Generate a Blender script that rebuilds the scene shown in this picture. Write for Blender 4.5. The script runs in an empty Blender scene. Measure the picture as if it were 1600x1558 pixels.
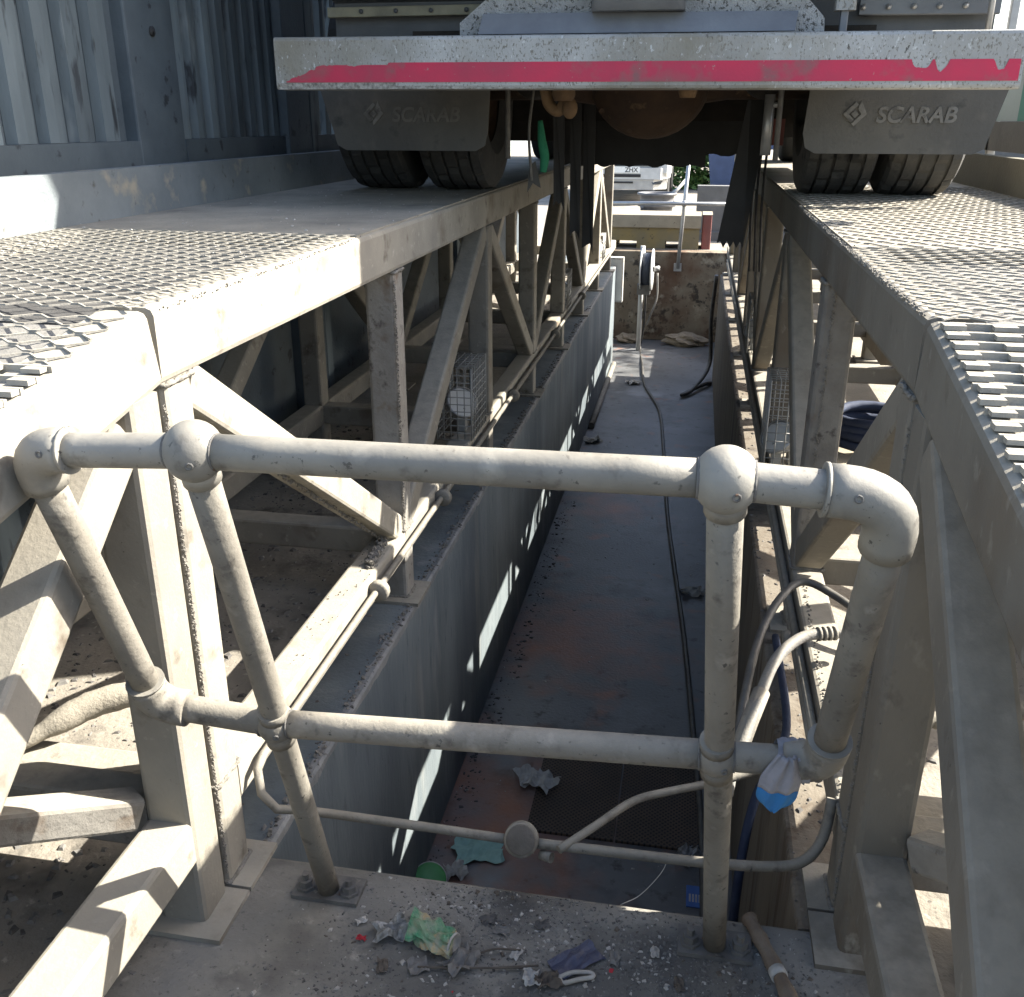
import bpy, bmesh, math, random
from mathutils import Vector, Matrix, Quaternion
random.seed(7)
scene = bpy.context.scene
C = scene.collection
R = math.radians

# ------------------------------------------------------------------ camera
YAW, PITCH, ROLL, FPX = R(10.394), R(21.426), R(-0.098), 1504.0
cd = bpy.data.cameras.new('camera'); cam = bpy.data.objects.new('camera', cd); C.objects.link(cam)
f = Vector((-math.sin(YAW)*math.cos(PITCH), math.cos(YAW)*math.cos(PITCH), -math.sin(PITCH)))
rt = Vector((math.cos(YAW), math.sin(YAW), 0)); dn = f.cross(rt)
rt2 = rt*math.cos(ROLL) + dn*math.sin(ROLL); up = -f.cross(rt2)
m = Matrix((rt2, up, -f)).transposed().to_4x4(); m.translation = Vector((0, 0, 1.6)); cam.matrix_world = m
cd.sensor_fit = 'HORIZONTAL'; cd.sensor_width = 36; cd.lens = 36*FPX/1600; cd.clip_start = .02; cd.clip_end = 2000
scene.camera = cam

# ------------------------------------------------------------------ sky, sun, exposure
SUN = Vector((1.16, 0.49, 1.0)).normalized()          # towards the sun
w = bpy.data.worlds.new('World'); scene.world = w; w.use_nodes = True
nt = w.node_tree; bg = nt.nodes['Background']
sky = nt.nodes.new('ShaderNodeTexSky'); sky.sky_type = 'NISHITA'; sky.sun_disc = False
sky.sun_elevation = math.asin(SUN.z); sky.sun_rotation = math.atan2(SUN.x, SUN.y)
sky.dust_density = 2.5; sky.air_density = 1.0
nt.links.new(sky.outputs[0], bg.inputs[0]); bg.inputs[1].default_value = 0.105
sl = bpy.data.lights.new('sun', 'SUN'); sl.energy = 4.7; sl.angle = R(0.5); sl.color = (1, .945, .845)
so = bpy.data.objects.new('sun', sl); C.objects.link(so); so.location = (12, 5, 12)
so.rotation_euler = (-SUN).to_track_quat('-Z', 'Y').to_euler()
vs = scene.view_settings; vs.view_transform = 'Standard'; vs.look = 'None'; vs.exposure = 2.2; vs.gamma = 1.0
vs.use_curve_mapping = False
scene.render.engine = 'CYCLES'
scene.cycles.max_bounces = 8; scene.cycles.diffuse_bounces = 5

# ------------------------------------------------------------------ materials
MATS = {}
def mat(name, c1, c2=None, scale=6, rough=.8, bump=.15, bscale=70, dust=None, spots=(), metal=0, stretch=(1, 1, 1), emit=None, lo=.35, hi=.65):
    m = bpy.data.materials.new(name); m.use_nodes = True; t = m.node_tree; N = t.nodes; L = t.links
    b = N['Principled BSDF']; b.inputs['Roughness'].default_value = rough; b.inputs['Metallic'].default_value = metal
    tc = N.new('ShaderNodeTexCoord'); mp = N.new('ShaderNodeMapping'); mp.inputs['Scale'].default_value = stretch
    L.new(tc.outputs['Object'], mp.inputs[0])
    def noise(s, d=5, src=None):
        n = N.new('ShaderNodeTexNoise'); n.inputs['Scale'].default_value = s; n.inputs['Detail'].default_value = d
        n.inputs['Roughness'].default_value = .6
        L.new((src or mp).outputs[0] if src is None else src, n.inputs['Vector']); return n.outputs['Fac']
    def ramp(fac, a, bb, p0, p1):
        r = N.new('ShaderNodeValToRGB'); r.color_ramp.elements[0].position = p0; r.color_ramp.elements[1].position = p1
        r.color_ramp.elements[0].color = (*a, 1); r.color_ramp.elements[1].color = (*bb, 1); L.new(fac, r.inputs[0]); return r.outputs[0]
    def mix(fac, a, bb):
        x = N.new('ShaderNodeMix'); x.data_type = 'RGBA'; L.new(fac, x.inputs[0])
        L.new(a, x.inputs[6])
        if isinstance(bb, tuple): x.inputs[7].default_value = (*bb, 1)
        else: L.new(bb, x.inputs[7])
        return x.outputs[2]
    col = ramp(noise(scale), c1, c2 or c1, lo, hi)
    for (sc, ss, p0, p1) in spots:
        g = ramp(noise(ss, 4), (0, 0, 0), (1, 1, 1), p0, p1); col = mix(g, col, sc)
    if name in ('steel_dusty', 'steel_soiled_shaded', 'galv', 'pipe_dirty', 'fence_steel', 'steel_rough'):
        oi = N.new('ShaderNodeObjectInfo'); mr2 = N.new('ShaderNodeMapRange'); mr2.inputs[3].default_value = .78; mr2.inputs[4].default_value = 1.16; L.new(oi.outputs['Random'], mr2.inputs[0])
        hs = N.new('ShaderNodeHueSaturation'); L.new(mr2.outputs[0], hs.inputs['Value']); L.new(col, hs.inputs['Color']); col = hs.outputs[0]
    if dust:
        dc, amt = dust
        ge = N.new('ShaderNodeNewGeometry'); sx = N.new('ShaderNodeSeparateXYZ'); L.new(ge.outputs['Normal'], sx.inputs[0])
        mr = N.new('ShaderNodeMapRange'); mr.inputs[1].default_value = .2; mr.inputs[2].default_value = .9; mr.inputs[4].default_value = amt
        L.new(sx.outputs[2], mr.inputs[0])
        mu = N.new('ShaderNodeMath'); mu.operation = 'MULTIPLY'; L.new(mr.outputs[0], mu.inputs[0])
        g = ramp(noise(25, 5), (.4, .4, .4), (1, 1, 1), .3, .6); L.new(g, mu.inputs[1])
        col = mix(mu.outputs[0], col, dc)
    L.new(col, b.inputs['Base Color'])
    if bump:
        bp = N.new('ShaderNodeBump'); bp.inputs['Strength'].default_value = bump; bp.inputs['Distance'].default_value = .01
        L.new(noise(bscale, 6), bp.inputs['Height']); L.new(bp.outputs[0], b.inputs['Normal'])
    if emit: b.inputs['Emission Color'].default_value = (*emit, 1); b.inputs['Emission Strength'].default_value = 1
    MATS[name] = m; return m

DUSTC = (.29, .266, .215)
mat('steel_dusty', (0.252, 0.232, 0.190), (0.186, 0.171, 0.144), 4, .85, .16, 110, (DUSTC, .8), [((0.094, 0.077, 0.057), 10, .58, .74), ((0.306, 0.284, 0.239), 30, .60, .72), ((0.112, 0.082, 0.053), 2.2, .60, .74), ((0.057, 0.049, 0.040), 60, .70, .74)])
mat('steel_soiled_shaded', (0.175, 0.159, 0.130), (0.128, 0.116, 0.095), 3, .85, .18, 110, (DUSTC, .7), [((0.103, 0.078, 0.052), 2.4, .50, .72), ((0.095, 0.083, 0.066), 18, .60, .78), ((0.224, 0.205, 0.170), 26, .60, .74), ((0.057, 0.049, 0.038), 55, .70, .74)], 0, (1, 1, .6))  # brown soiling, with the ramp's shade also darkened into the colour
mat('grime_brown', (.075, .066, .055), (.11, .098, .082), 18, .85, .3, 80)
mat('steel_rough', (0.148, 0.136, 0.119), (0.212, 0.201, 0.178), 9, .9, .35, 55, (DUSTC, .8), [((0.070, 0.061, 0.053), 18, .58, .68), ((0.107, 0.072, 0.044), 6, .6, .72)])
mat('steel_mud', (0.128, 0.084, 0.044), (0.200, 0.176, 0.144), 8, .95, .9, 45, None, [((0.056, 0.040, 0.024), 20, .58, .66)])
mat('grating', (0.277, 0.261, 0.223), (0.201, 0.190, 0.167), 30, .75, .2, 150, (DUSTC, .7))
mat('plate_dust', (0.295, 0.268, 0.216), (0.214, 0.197, 0.162), 4, .95, .3, 140, None, [((0.143, 0.131, 0.109), 60, .6, .72), ((0.162, 0.150, 0.125), 3, .55, .72)])
mat('galv', (0.220, 0.209, 0.179), (0.141, 0.135, 0.121), 6, .65, .10, 90, (DUSTC, .4), [((0.094, 0.086, 0.073), 24, .58, .72), ((0.270, 0.255, 0.217), 12, .56, .70), ((0.069, 0.065, 0.057), 90, .64, .69), ((0.121, 0.112, 0.093), 2.5, .52, .7)], .08)
mat('pipe_dirty', (0.185, 0.171, 0.142), (0.127, 0.116, 0.096), 7, .82, .22, 90, (DUSTC, .5), [((0.078, 0.069, 0.057), 22, .56, .70), ((0.244, 0.225, 0.190), 14, .58, .72), ((0.054, 0.050, 0.044), 70, .64, .70)])
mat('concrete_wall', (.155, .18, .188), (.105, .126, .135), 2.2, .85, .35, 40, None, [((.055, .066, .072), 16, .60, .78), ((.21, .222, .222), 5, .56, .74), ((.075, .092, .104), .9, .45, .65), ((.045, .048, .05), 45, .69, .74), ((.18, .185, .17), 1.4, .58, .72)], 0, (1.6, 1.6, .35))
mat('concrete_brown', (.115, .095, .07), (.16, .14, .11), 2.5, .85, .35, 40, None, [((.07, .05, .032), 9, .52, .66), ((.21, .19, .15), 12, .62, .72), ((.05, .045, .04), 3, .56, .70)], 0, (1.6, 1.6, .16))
mat('concrete_slab', (.215, .203, .175), (.145, .138, .122), 2.6, .9, .5, 60, None, [((.095, .09, .08), 6, .50, .68), ((.27, .255, .22), 30, .60, .76), ((.075, .072, .066), 85, .60, .74), ((.13, .124, .11), 2.2, .5, .7)])
mat('end_wall', (.15, .115, .075), (.21, .175, .125), 2.2, .85, .3, 40, None, [((.035, .028, .02), 7, .55, .64), ((.10, .055, .03), 1.6, .46, .66), ((.26, .22, .16), 6, .60, .72), ((.03, .025, .02), 22, .62, .68)])
mat('pit_floor', (.085, .087, .087), (.16, .163, .165), .9, .5, .25, 60, None, [((.045, .044, .042), 3.2, .54, .72), ((.05, .048, .045), 11, .60, .70), ((.24, .235, .22), 55, .68, .74), ((.22, .225, .23), 1.3, .60, .72)])
mat('ground', (0.257, 0.231, 0.190), (0.171, 0.156, 0.130), 2.6, .95, .6, 50, None, [((0.081, 0.073, 0.062), 4, .56, .70), ((0.315, 0.289, 0.240), 34, .62, .70), ((0.096, 0.087, 0.075), 40, .62, .70)])
mat('fence_steel', (.155, .19, .205), (.085, .107, .118), 3, .7, .2, 60, None, [((.03, .036, .042), 13, .58, .66), ((.25, .28, .285), 6, .60, .72), ((.05, .062, .07), 2.2, .50, .68)], 0, (1, 1, .25))
mat('fence_frame', (.085, .105, .118), (.06, .076, .088), 4, .7, .2, 60, None, [((.025, .03, .035), 12, .62, .68)])
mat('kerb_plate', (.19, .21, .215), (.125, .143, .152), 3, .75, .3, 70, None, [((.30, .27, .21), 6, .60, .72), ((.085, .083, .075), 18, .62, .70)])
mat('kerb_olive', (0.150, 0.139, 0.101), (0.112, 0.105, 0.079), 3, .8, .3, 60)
mat('bumper', (.34, .345, .335), (.25, .255, .245), 5, .55, .25, 120, None, [((.14, .133, .115), 130, .56, .63), ((.20, .188, .15), 3, .48, .70), ((.07, .066, .058), 45, .655, .69), ((.42, .43, .425), 80, .62, .68), ((.15, .138, .11), 1.4, .52, .72)], .15, (1, 1, .6))
mat('red_tape', (.44, .012, .055), (.33, .02, .055), 6, .55, .1, 120, None, [((.19, .07, .075), 8, .54, .70), ((.24, .20, .18), 45, .68, .72), ((.15, .09, .08), 3, .58, .75)])
mat('worn_edge', (0.336, 0.328, 0.296), (0.104, 0.096, 0.080), 80, .7, .4, 120)
mat('plate_dirty', (.075, .072, .068), (.12, .115, .105), 18, .85, .4, 80, None, [((.16, .15, .13), 40, .60, .70), ((.10, .055, .03), 30, .64, .70)])
mat('tray_dark', (.035, .034, .033), (.06, .058, .055), 20, .9, .3, 80)  # near-black tone of the pan under the open mesh
mat('tray_dust', (.19, .182, .165), (.13, .125, .115), 20, .9, .3, 80)
mat('edge_pale', (.21, .212, .208), (.13, .137, .14), 14, .9, .5, 60)
mat('crust', (.22, .205, .18), (.13, .12, .10), 40, .95, .9, 90)
mat('rubber_flap', (.062, .060, .055), (.095, .091, .08), 3, .8, .3, 60, None, [((.14, .13, .11), 4, .56, .78), ((.04, .04, .038), 12, .60, .72)])
mat('lettering', (.17, .165, .15), (.10, .097, .09), 22, .8, .1, 80, None, [((.075, .072, .066), 30, .52, .60)])
mat('lettering_worn', (.115, .11, .10), (.08, .078, .07), 18, .8, .1, 80)
mat('tyre', (.024, .025, .026), (.042, .042, .040), 5, .9, .4, 60, None, [((.075, .07, .06), 9, .62, .76)])
mat('tyre_dusty', (.045, .045, .043), (.068, .065, .058), 5, .9, .5, 60, None, [((.02, .02, .02), 11, .58, .68), ((.09, .085, .072), 4, .6, .75)])
mat('chassis', (.012, .011, .010), (.028, .023, .018), 5, .9, .5, 40)
mat('axle_rust', (0.066, 0.039, 0.023), (0.033, 0.021, 0.015), 6, .9, .5, 40, None, [((0.120, 0.078, 0.045), 12, .60, .70)])
mat('brown_part', (0.168, 0.105, 0.052), (0.098, 0.059, 0.032), 9, .8, .4, 50)
mat('body_dark', (.045, .05, .055), (.075, .08, .085), 4, .55, .15, 60)
mat('body_ledge', (.22, .21, .15), (.14, .135, .10), 8, .7, .3, 60)
mat('checker', (0.390, 0.398, 0.390), (0.270, 0.277, 0.270), 18, .5, .9, 190, None, [((0.090, 0.090, 0.083), 95, .56, .60)], .3)
mat('tub_plastic', (.07, .07, .075), (.10, .10, .105), 6, .5, .05, 60)
mat('body_grey', (0.143, 0.154, 0.165), (0.105, 0.112, 0.124), 6, .5, .15, 60)
mat('black', (.012, .012, .012), (.02, .02, .02), 8, .7, .1, 60)
mat('hose_black', (.022, .022, .024), (.05, .048, .045), 20, .55, .1, 80, (DUSTC, .25))
mat('hose_grey', (.17, .165, .15), (.11, .105, .10), 25, .7, .3, 90, (DUSTC, .5))
mat('hose_blue', (.010, .018, .045), (.02, .032, .065), 20, .8, .1, 80)
mat('cage_wire', (.26, .26, .245), (.18, .18, .17), 20, .6, .1, 90, (DUSTC, .4))
mat('white_paint', (0.496, 0.496, 0.480), (0.416, 0.416, 0.400), 5, .45, .05, 60)
mat('silver', (0.400, 0.400, 0.392), (0.304, 0.304, 0.304), 8, .35, .05, 60, None, (), .5)
mat('glass_dark', (.03, .035, .04), None, 5, .12, 0)
mat('plate_white', (.7, .7, .66), None, 5, .4, 0)
mat('block_cream', (0.294, 0.252, 0.182), (0.238, 0.203, 0.147), 6, .9, .3, 50, None, [((0.098, 0.077, 0.049), 22, .66, .70)])
mat('block_yellow', (0.225, 0.165, 0.064), (0.165, 0.139, 0.083), 3, .9, .3, 50, None, [((0.068, 0.056, 0.038), 17, .62, .68)])
mat('block_red', (0.195, 0.056, 0.045), (0.150, 0.064, 0.056), 5, .85, .3, 50)
mat('barrier', (0.140, 0.136, 0.130), (0.105, 0.103, 0.098), 4, .9, .3, 50)
mat('blue_skip', (.02, .04, .10), (.03, .055, .13), 4, .6, .1, 50)
mat('leaf', (0.054, 0.126, 0.027), (0.108, 0.189, 0.050), 3, .6, 0)
mat('bark', (.09, .07, .05), (.13, .10, .07), 8, .9, .5, 40)
mat('rag_white', (0.270, 0.262, 0.277), (0.217, 0.214, 0.225), 30, .95, .3, 200, None, [((0.128, 0.116, 0.098), 22, .62, .72)])
mat('rag_blue', (0.024, 0.160, 0.360), (0.032, 0.136, 0.304), 20, .9, .3, 200)
mat('paper', (0.413, 0.405, 0.375), (0.300, 0.292, 0.270), 25, .9, .2, 100)
mat('paper_green', (.26, .42, .38), (.20, .33, .30), 20, .9, .2, 100)
mat('can_green', (.02, .20, .09), (.28, .27, .20), 22, .45, .6, 90, None, [((.36, .28, .15), 26, .58, .64)])
mat('foil', (.35, .35, .34), (.14, .14, .13), 40, .4, .7, 80, None, (), .5)
mat('wrapper_navy', (.03, .035, .07), (.06, .065, .10), 14, .4, .3, 90, None, [((.32, .32, .35), 24, .66, .70)])
mat('blue_card', (.04, .10, .30), (.05, .13, .36), 20, .5, .1, 90)
mat('lid_green', (.035, .19, .05), (.05, .24, .07), 14, .5, .1, 90)
mat('chip_dark', (0.054, 0.050, 0.047), (0.096, 0.090, 0.082), 30, .9, 0)
mat('chip_grey', (.105, .10, .094), (.165, .158, .145), 30, .9, 0)
mat('chip_pale', (0.375, 0.360, 0.330), (0.270, 0.255, 0.225), 30, .9, 0)
mat('chip_red', (.35, .02, .03), None, 30, .8, 0)
mat('chip_brown', (.062, .050, .040), (.10, .084, .066), 30, .9, 0)
mat('tube_brown', (.11, .075, .05), (.16, .125, .09), 14, .85, .5, 60)
mat('rust_plate', (.050, .037, .028), (.085, .058, .04), 5, .75, .3, 70)
mat('teal', (.01, .16, .13), (.015, .20, .16), 5, .5, .05, 60)
mat('pale_panel', (.34, .42, .43), (.29, .36, .37), 5, .5, .05, 60)
mat('green_cloth', (.01, .13, .065), (.02, .17, .085), 14, .9, .3, 90)
mat('blue_drum', (.02, .028, .045), (.035, .045, .065), 10, .6, .2, 90)
mat('rock', (.26, .21, .15), (.17, .14, .10), 8, .95, .8, 30)

# perforated plate: dark punched holes as flat print
def perforated():
    m = MATS['rust_plate']; t = m.node_tree; N = t.nodes; L = t.links; b = N['Principled BSDF']
    old = b.inputs['Base Color'].links[0].from_socket
    tc = N.new('ShaderNodeTexCoord'); mp = N.new('ShaderNodeMapping'); mp.inputs['Scale'].default_value = (62, 62, 62)
    mp.inputs['Rotation'].default_value = (0, 0, R(45))
    v = N.new('ShaderNodeTexVoronoi'); v.voronoi_dimensions = '2D'; v.inputs['Randomness'].default_value = 0; v.inputs['Scale'].default_value = 1
    L.new(tc.outputs['Object'], mp.inputs[0]); L.new(mp.outputs[0], v.inputs['Vector'])
    r = N.new('ShaderNodeMath'); r.operation = 'LESS_THAN'; r.inputs[1].default_value = .30; L.new(v.outputs['Distance'], r.inputs[0])
    x = N.new('ShaderNodeMix'); x.data_type = 'RGBA'; L.new(r.outputs[0], x.inputs[0]); L.new(old, x.inputs[6]); x.inputs[7].default_value = (.004, .004, .004, 1)
    L.new(x.outputs[2], b.inputs['Base Color'])
perforated()

def stains(name, spots, col):
    m = MATS[name]; t = m.node_tree; N = t.nodes; L = t.links; b = N['Principled BSDF']; tc = N.new('ShaderNodeTexCoord')
    nz = N.new('ShaderNodeTexNoise'); nz.inputs['Scale'].default_value = 5; nz.inputs['Detail'].default_value = 6; L.new(tc.outputs['Object'], nz.inputs['Vector'])
    for (x, y, z, r) in spots:
        d = N.new('ShaderNodeVectorMath'); d.operation = 'DISTANCE'; L.new(tc.outputs['Object'], d.inputs[0]); d.inputs[1].default_value = (x, y, z)
        mr = N.new('ShaderNodeMapRange'); mr.inputs[1].default_value = r; mr.inputs[2].default_value = 0; mr.inputs[3].default_value = -.25; mr.inputs[4].default_value = .62; L.new(d.outputs['Value'], mr.inputs[0])
        ad = N.new('ShaderNodeMath'); ad.operation = 'ADD'; ad.use_clamp = True; L.new(mr.outputs[0], ad.inputs[0])
        ns = N.new('ShaderNodeMath'); ns.operation = 'MULTIPLY_ADD'; ns.inputs[1].default_value = 1.6; ns.inputs[2].default_value = -.75; L.new(nz.outputs['Fac'], ns.inputs[0]); L.new(ns.outputs[0], ad.inputs[1])
        x_ = N.new('ShaderNodeMix'); x_.data_type = 'RGBA'; L.new(ad.outputs[0], x_.inputs[0]); L.new(b.inputs['Base Color'].links[0].from_socket, x_.inputs[6]); x_.inputs[7].default_value = (*col, 1)
        L.new(x_.outputs[2], b.inputs['Base Color'])
stains('pit_floor', [(-.55, 4.9, -1.17, .95), (-.64, 3.35, -1.17, .85), (-.45, 6.9, -1.17, .6), (-.60, 2.6, -1.17, .5)], (.30, .115, .055))
# oily dirt trodden into the head wall (its own origin is the world's)
stains('concrete_slab', [(-.22, 1.36, 0, .26), (-.02, 1.47, 0, .20), (-.42, 1.40, 0, .20), (.16, 1.50, 0, .22), (-.28, 1.60, 0, .14)], (.055, .053, .05))

# ------------------------------------------------------------------ mesh builder
class MB:
    def __init__(s): s.v = []; s.f = []; s.sm = []
    def add(s, vs, fs, smooth=False):
        o = len(s.v); s.v += [Vector(p) for p in vs]
        for q in fs: s.f.append(tuple(i+o for i in q)); s.sm.append(smooth)
        return s
    def box(s, a, b):
        (x0, y0, z0), (x1, y1, z1) = a, b
        x0, x1 = sorted((x0, x1)); y0, y1 = sorted((y0, y1)); z0, z1 = sorted((z0, z1))
        return s.add([(x0,y0,z0),(x1,y0,z0),(x1,y1,z0),(x0,y1,z0),(x0,y0,z1),(x1,y0,z1),(x1,y1,z1),(x0,y1,z1)],
                     [(0,3,2,1),(4,5,6,7),(0,1,5,4),(1,2,6,5),(2,3,7,6),(3,0,4,7)])
    def sweep(s, pts, sect, n_up=None, caps=True, smooth=True, scales=None):
        """sweep a closed section [(a,b)] along pts (a = side, b = up)"""
        pts = [Vector(p) for p in pts]; n = len(sect); vs = []; 
        d0 = (pts[1]-pts[0]).normalized()
        upv = Vector(n_up) if n_up is not None else (Vector((0,0,1)) if abs(d0.z) < .95 else Vector((0,1,0)))
        side = d0.cross(upv).normalized(); upv = side.cross(d0).normalized(); prev = d0
        for i, p in enumerate(pts):
            if i == 0: d = d0
            elif i == len(pts)-1: d = (pts[i]-pts[i-1]).normalized()
            else: d = ((pts[i]-pts[i-1]).normalized()+(pts[i+1]-pts[i]).normalized()).normalized()
            q = prev.rotation_difference(d); side = q @ side; upv = q @ upv; prev = d
            k = scales[i] if scales else 1
            vs += [p+side*a*k+upv*b*k for a, b in sect]
        fs = [(i*n+j, i*n+(j+1) % n, (i+1)*n+(j+1) % n, (i+1)*n+j) for i in range(len(pts)-1) for j in range(n)]
        s.add(vs, fs, smooth)
        if caps:
            o = len(s.v)-len(vs); s.f.append(tuple(o+j for j in range(n))[::-1]); s.sm.append(False)
            s.f.append(tuple(o+(len(pts)-1)*n+j for j in range(n))); s.sm.append(False)
        return s
    def tube(s, pts, r, n=12, caps=True, scales=None):
        return s.sweep(pts, [(r*math.cos(2*math.pi*k/n), r*math.sin(2*math.pi*k/n)) for k in range(n)], None, caps, True, scales)
    def beam(s, p0, p1, w, h, upv=(0, 0, 1), r=.010):
        sec = []
        for (cx, cy, a0) in ((w/2-r, h/2-r, 0), (-w/2+r, h/2-r, 90), (-w/2+r, -h/2+r, 180), (w/2-r, -h/2+r, 270)):
            for k in range(3): a = R(a0+45*k); sec.append((cx+r*math.cos(a), cy+r*math.sin(a)))
        return s.sweep([p0, p1], sec, upv, True, False)
    def sphere(s, c, r, nu=16, nv=10, sc=(1, 1, 1)):
        c = Vector(c); vs = []; fs = []
        for i in range(nv+1):
            th = math.pi*i/nv
            for j in range(nu):
                ph = 2*math.pi*j/nu; vs.append(c+Vector((r*sc[0]*math.sin(th)*math.cos(ph), r*sc[1]*math.sin(th)*math.sin(ph), r*sc[2]*math.cos(th))))
        for i in range(nv):
            for j in range(nu): fs.append((i*nu+j, (i+1)*nu+j, (i+1)*nu+(j+1) % nu, i*nu+(j+1) % nu))
        return s.add(vs, fs, True)
    def lathe(s, c, axis, prof, n=32, smooth=True, closed=False):
        """prof: [(radius, along)] around axis through c"""
        c = Vector(c); ax = Vector(axis).normalized(); a = ax.orthogonal().normalized(); b = ax.cross(a); vs = []; fs = []; m = len(prof)
        for j in range(n):
            t = 2*math.pi*j/n; e = a*math.cos(t)+b*math.sin(t); vs += [c+e*r+ax*h for r, h in prof]
        for j in range(n):
            for i in range(m if closed else m-1):
                i2 = (i+1) % m; fs.append((j*m+i, ((j+1) % n)*m+i, ((j+1) % n)*m+i2, j*m+i2))
        return s.add(vs, fs, smooth)
    def poly(s, pts, thick):
        """prism from an outline (list of Vector) extruded by the vector thick"""
        pts = [Vector(p) for p in pts]; t = Vector(thick); n = len(pts)
        return s.add(pts+[p+t for p in pts], [tuple(range(n))[::-1], tuple(range(n, 2*n))]+[(i, (i+1) % n, n+(i+1) % n, n+i) for i in range(n)])
    def build(s, name, m, parent=None, label=None, kind=None):
        off = Vector(parent_world(parent)) if parent else Vector()
        me = bpy.data.meshes.new(name); me.from_pydata([tuple(p-off) for p in s.v], [], s.f)
        me.polygons.foreach_set('use_smooth', s.sm); me.update()
        bm = bmesh.new(); bm.from_mesh(me); bmesh.ops.recalc_face_normals(bm, faces=bm.faces); bm.to_mesh(me); bm.free()
        me.materials.append(MATS[m] if isinstance(m, str) else m)
        o = bpy.data.objects.new(name, me); C.objects.link(o)
        if parent: o.parent = parent
        if label: o['label'] = label
        if kind: o['kind'] = kind
        return o
def parent_world(o):
    p = Vector(o.location); q = o.parent
    while q: p += q.location; q = q.parent
    return p
def thing(name, label, cat, loc=(0, 0, 0), group=None):
    o = bpy.data.objects.new(name, None); C.objects.link(o); o.location = loc; o.empty_display_size = .1
    o['label'] = label; o['category'] = cat
    if group: o['group'] = group
    return o
def tag(o, label, cat, group=None):
    o['label'] = label; o['category'] = cat
    if group: o['group'] = group
    return o
def struct(o): o['kind'] = 'structure'; return o
def B(name, m, parent, a, b, label=None):
    return MB().box(a, b).build(name, m, parent, label)
def text_mesh(txt, size, origin, xdir, ydir, depth, name, m, parent, shear=0.0, bold=0.0, spacing=1.0):
    cu = bpy.data.curves.new('t', 'FONT'); cu.body = txt; cu.size = size; cu.extrude = depth; cu.shear = shear; cu.offset = bold; cu.space_character = spacing
    ob = bpy.data.objects.new('t', cu); C.objects.link(ob); dg = bpy.context.evaluated_depsgraph_get(); dg.update()
    me = bpy.data.meshes.new_from_object(ob.evaluated_get(dg)); bpy.data.objects.remove(ob)
    X = Vector(xdir).normalized(); Y = Vector(ydir).normalized(); Z = X.cross(Y); o0 = Vector(origin)-parent_world(parent)
    for v in me.vertices: v.co = o0+X*v.co.x+Y*v.co.y+Z*v.co.z
    me.materials.clear(); me.materials.append(MATS[m]); me.name = name
    o = bpy.data.objects.new(name, me); C.objects.link(o); o.parent = parent; return o
def rnd(a, b): return random.uniform(a, b)
def arc(p0, p1, p2, n=8):
    p0, p1, p2 = Vector(p0), Vector(p1), Vector(p2)
    return [(1-t)**2*p0+2*(1-t)*t*p1+t*t*p2 for t in (k/n for k in range(n+1))]
def smooth_path(pts, sub=6):
    P = [Vector(p) for p in pts]; P = [P[0]*2-P[1]]+P+[P[-1]*2-P[-2]]; out = []
    for i in range(1, len(P)-2):
        a, b, c, d = P[i-1], P[i], P[i+1], P[i+2]
        for k in range(sub):
            t = k/sub; out.append(.5*((2*b)+(c-a)*t+(2*a-5*b+4*c-d)*t*t+(3*b-a-3*c+d)*t**3))
    out.append(P[-2]); return out

# ------------------------------------------------------------------ setting: ground, pit
XL, XR, Y0, YE1, YE2, ZF = -.886, .314, 1.656, 11.6, 13.1, -1.17
WXL, WXR = -1.55, .95
def ground():
    xs = [-300, -40, WXL-.25, XL-.25, XR+.25, WXR+.25, 40, 300]; ys = [-60, .95, Y0, YE1, YE2+.25, 40, 500]
    mb = MB()
    for i in range(len(xs)-1):
        for j in range(len(ys)-1):
            if ys[j] in (.95, Y0) and xs[i] == XL-.25: continue
            if ys[j] == YE1 and WXL-.26 < xs[i] < WXR+.2: continue
            mb.add([(xs[i], ys[j], 0), (xs[i+1], ys[j], 0), (xs[i+1], ys[j+1], 0), (xs[i], ys[j+1], 0)], [(0, 1, 2, 3)])
    struct(mb.build('ground', 'ground'))
ground()
struct(MB().box((WXL-.3, .9, ZF-.1), (WXR+.3, YE2+.3, ZF)).build('pit_floor', 'pit_floor'))
def wall(name, m, a, b, label, r=.012):
    (x0, y0, z0), (x1, y1, z1) = a, b
    mb = MB()
    if (x1-x0) < (y1-y0): mb.beam(((x0+x1)/2, y0, (z0+z1)/2), ((x0+x1)/2, y1, (z0+z1)/2), x1-x0, z1-z0, (0, 0, 1), r)
    else: mb.beam((x0, (y0+y1)/2, (z0+z1)/2), (x1, (y0+y1)/2, (z0+z1)/2), y1-y0, z1-z0, (0, 0, 1), r)
    return tag(mb.build(name, m), label, 'wall')
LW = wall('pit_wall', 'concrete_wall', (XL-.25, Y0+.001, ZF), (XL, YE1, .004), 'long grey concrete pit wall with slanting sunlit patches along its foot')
mbw = MB(); yy = Y0+.002; prev = None
while yy < YE1:
    a_, b_ = rnd(.010, .020), rnd(.010, .028); ring = [(XL-.010-a_, yy, .0046), (XL-.006, yy, .0052), (XL+.0008, yy, -.004), (XL+.0008, yy, -.008-b_)]
    if prev: mbw.add(prev+ring, [(0, 1, 5, 4), (1, 2, 6, 5), (2, 3, 7, 6)])
    prev = ring; yy += .04
mbw.build('worn_edge', 'edge_pale', LW)
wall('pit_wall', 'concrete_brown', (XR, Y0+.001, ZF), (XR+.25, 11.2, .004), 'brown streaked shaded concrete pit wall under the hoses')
wall('pit_end_wall', 'end_wall', (WXL, YE2, ZF), (WXR, YE2+.25, .004), 'brown stained concrete wall closing the pit behind the hose reel')
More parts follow.
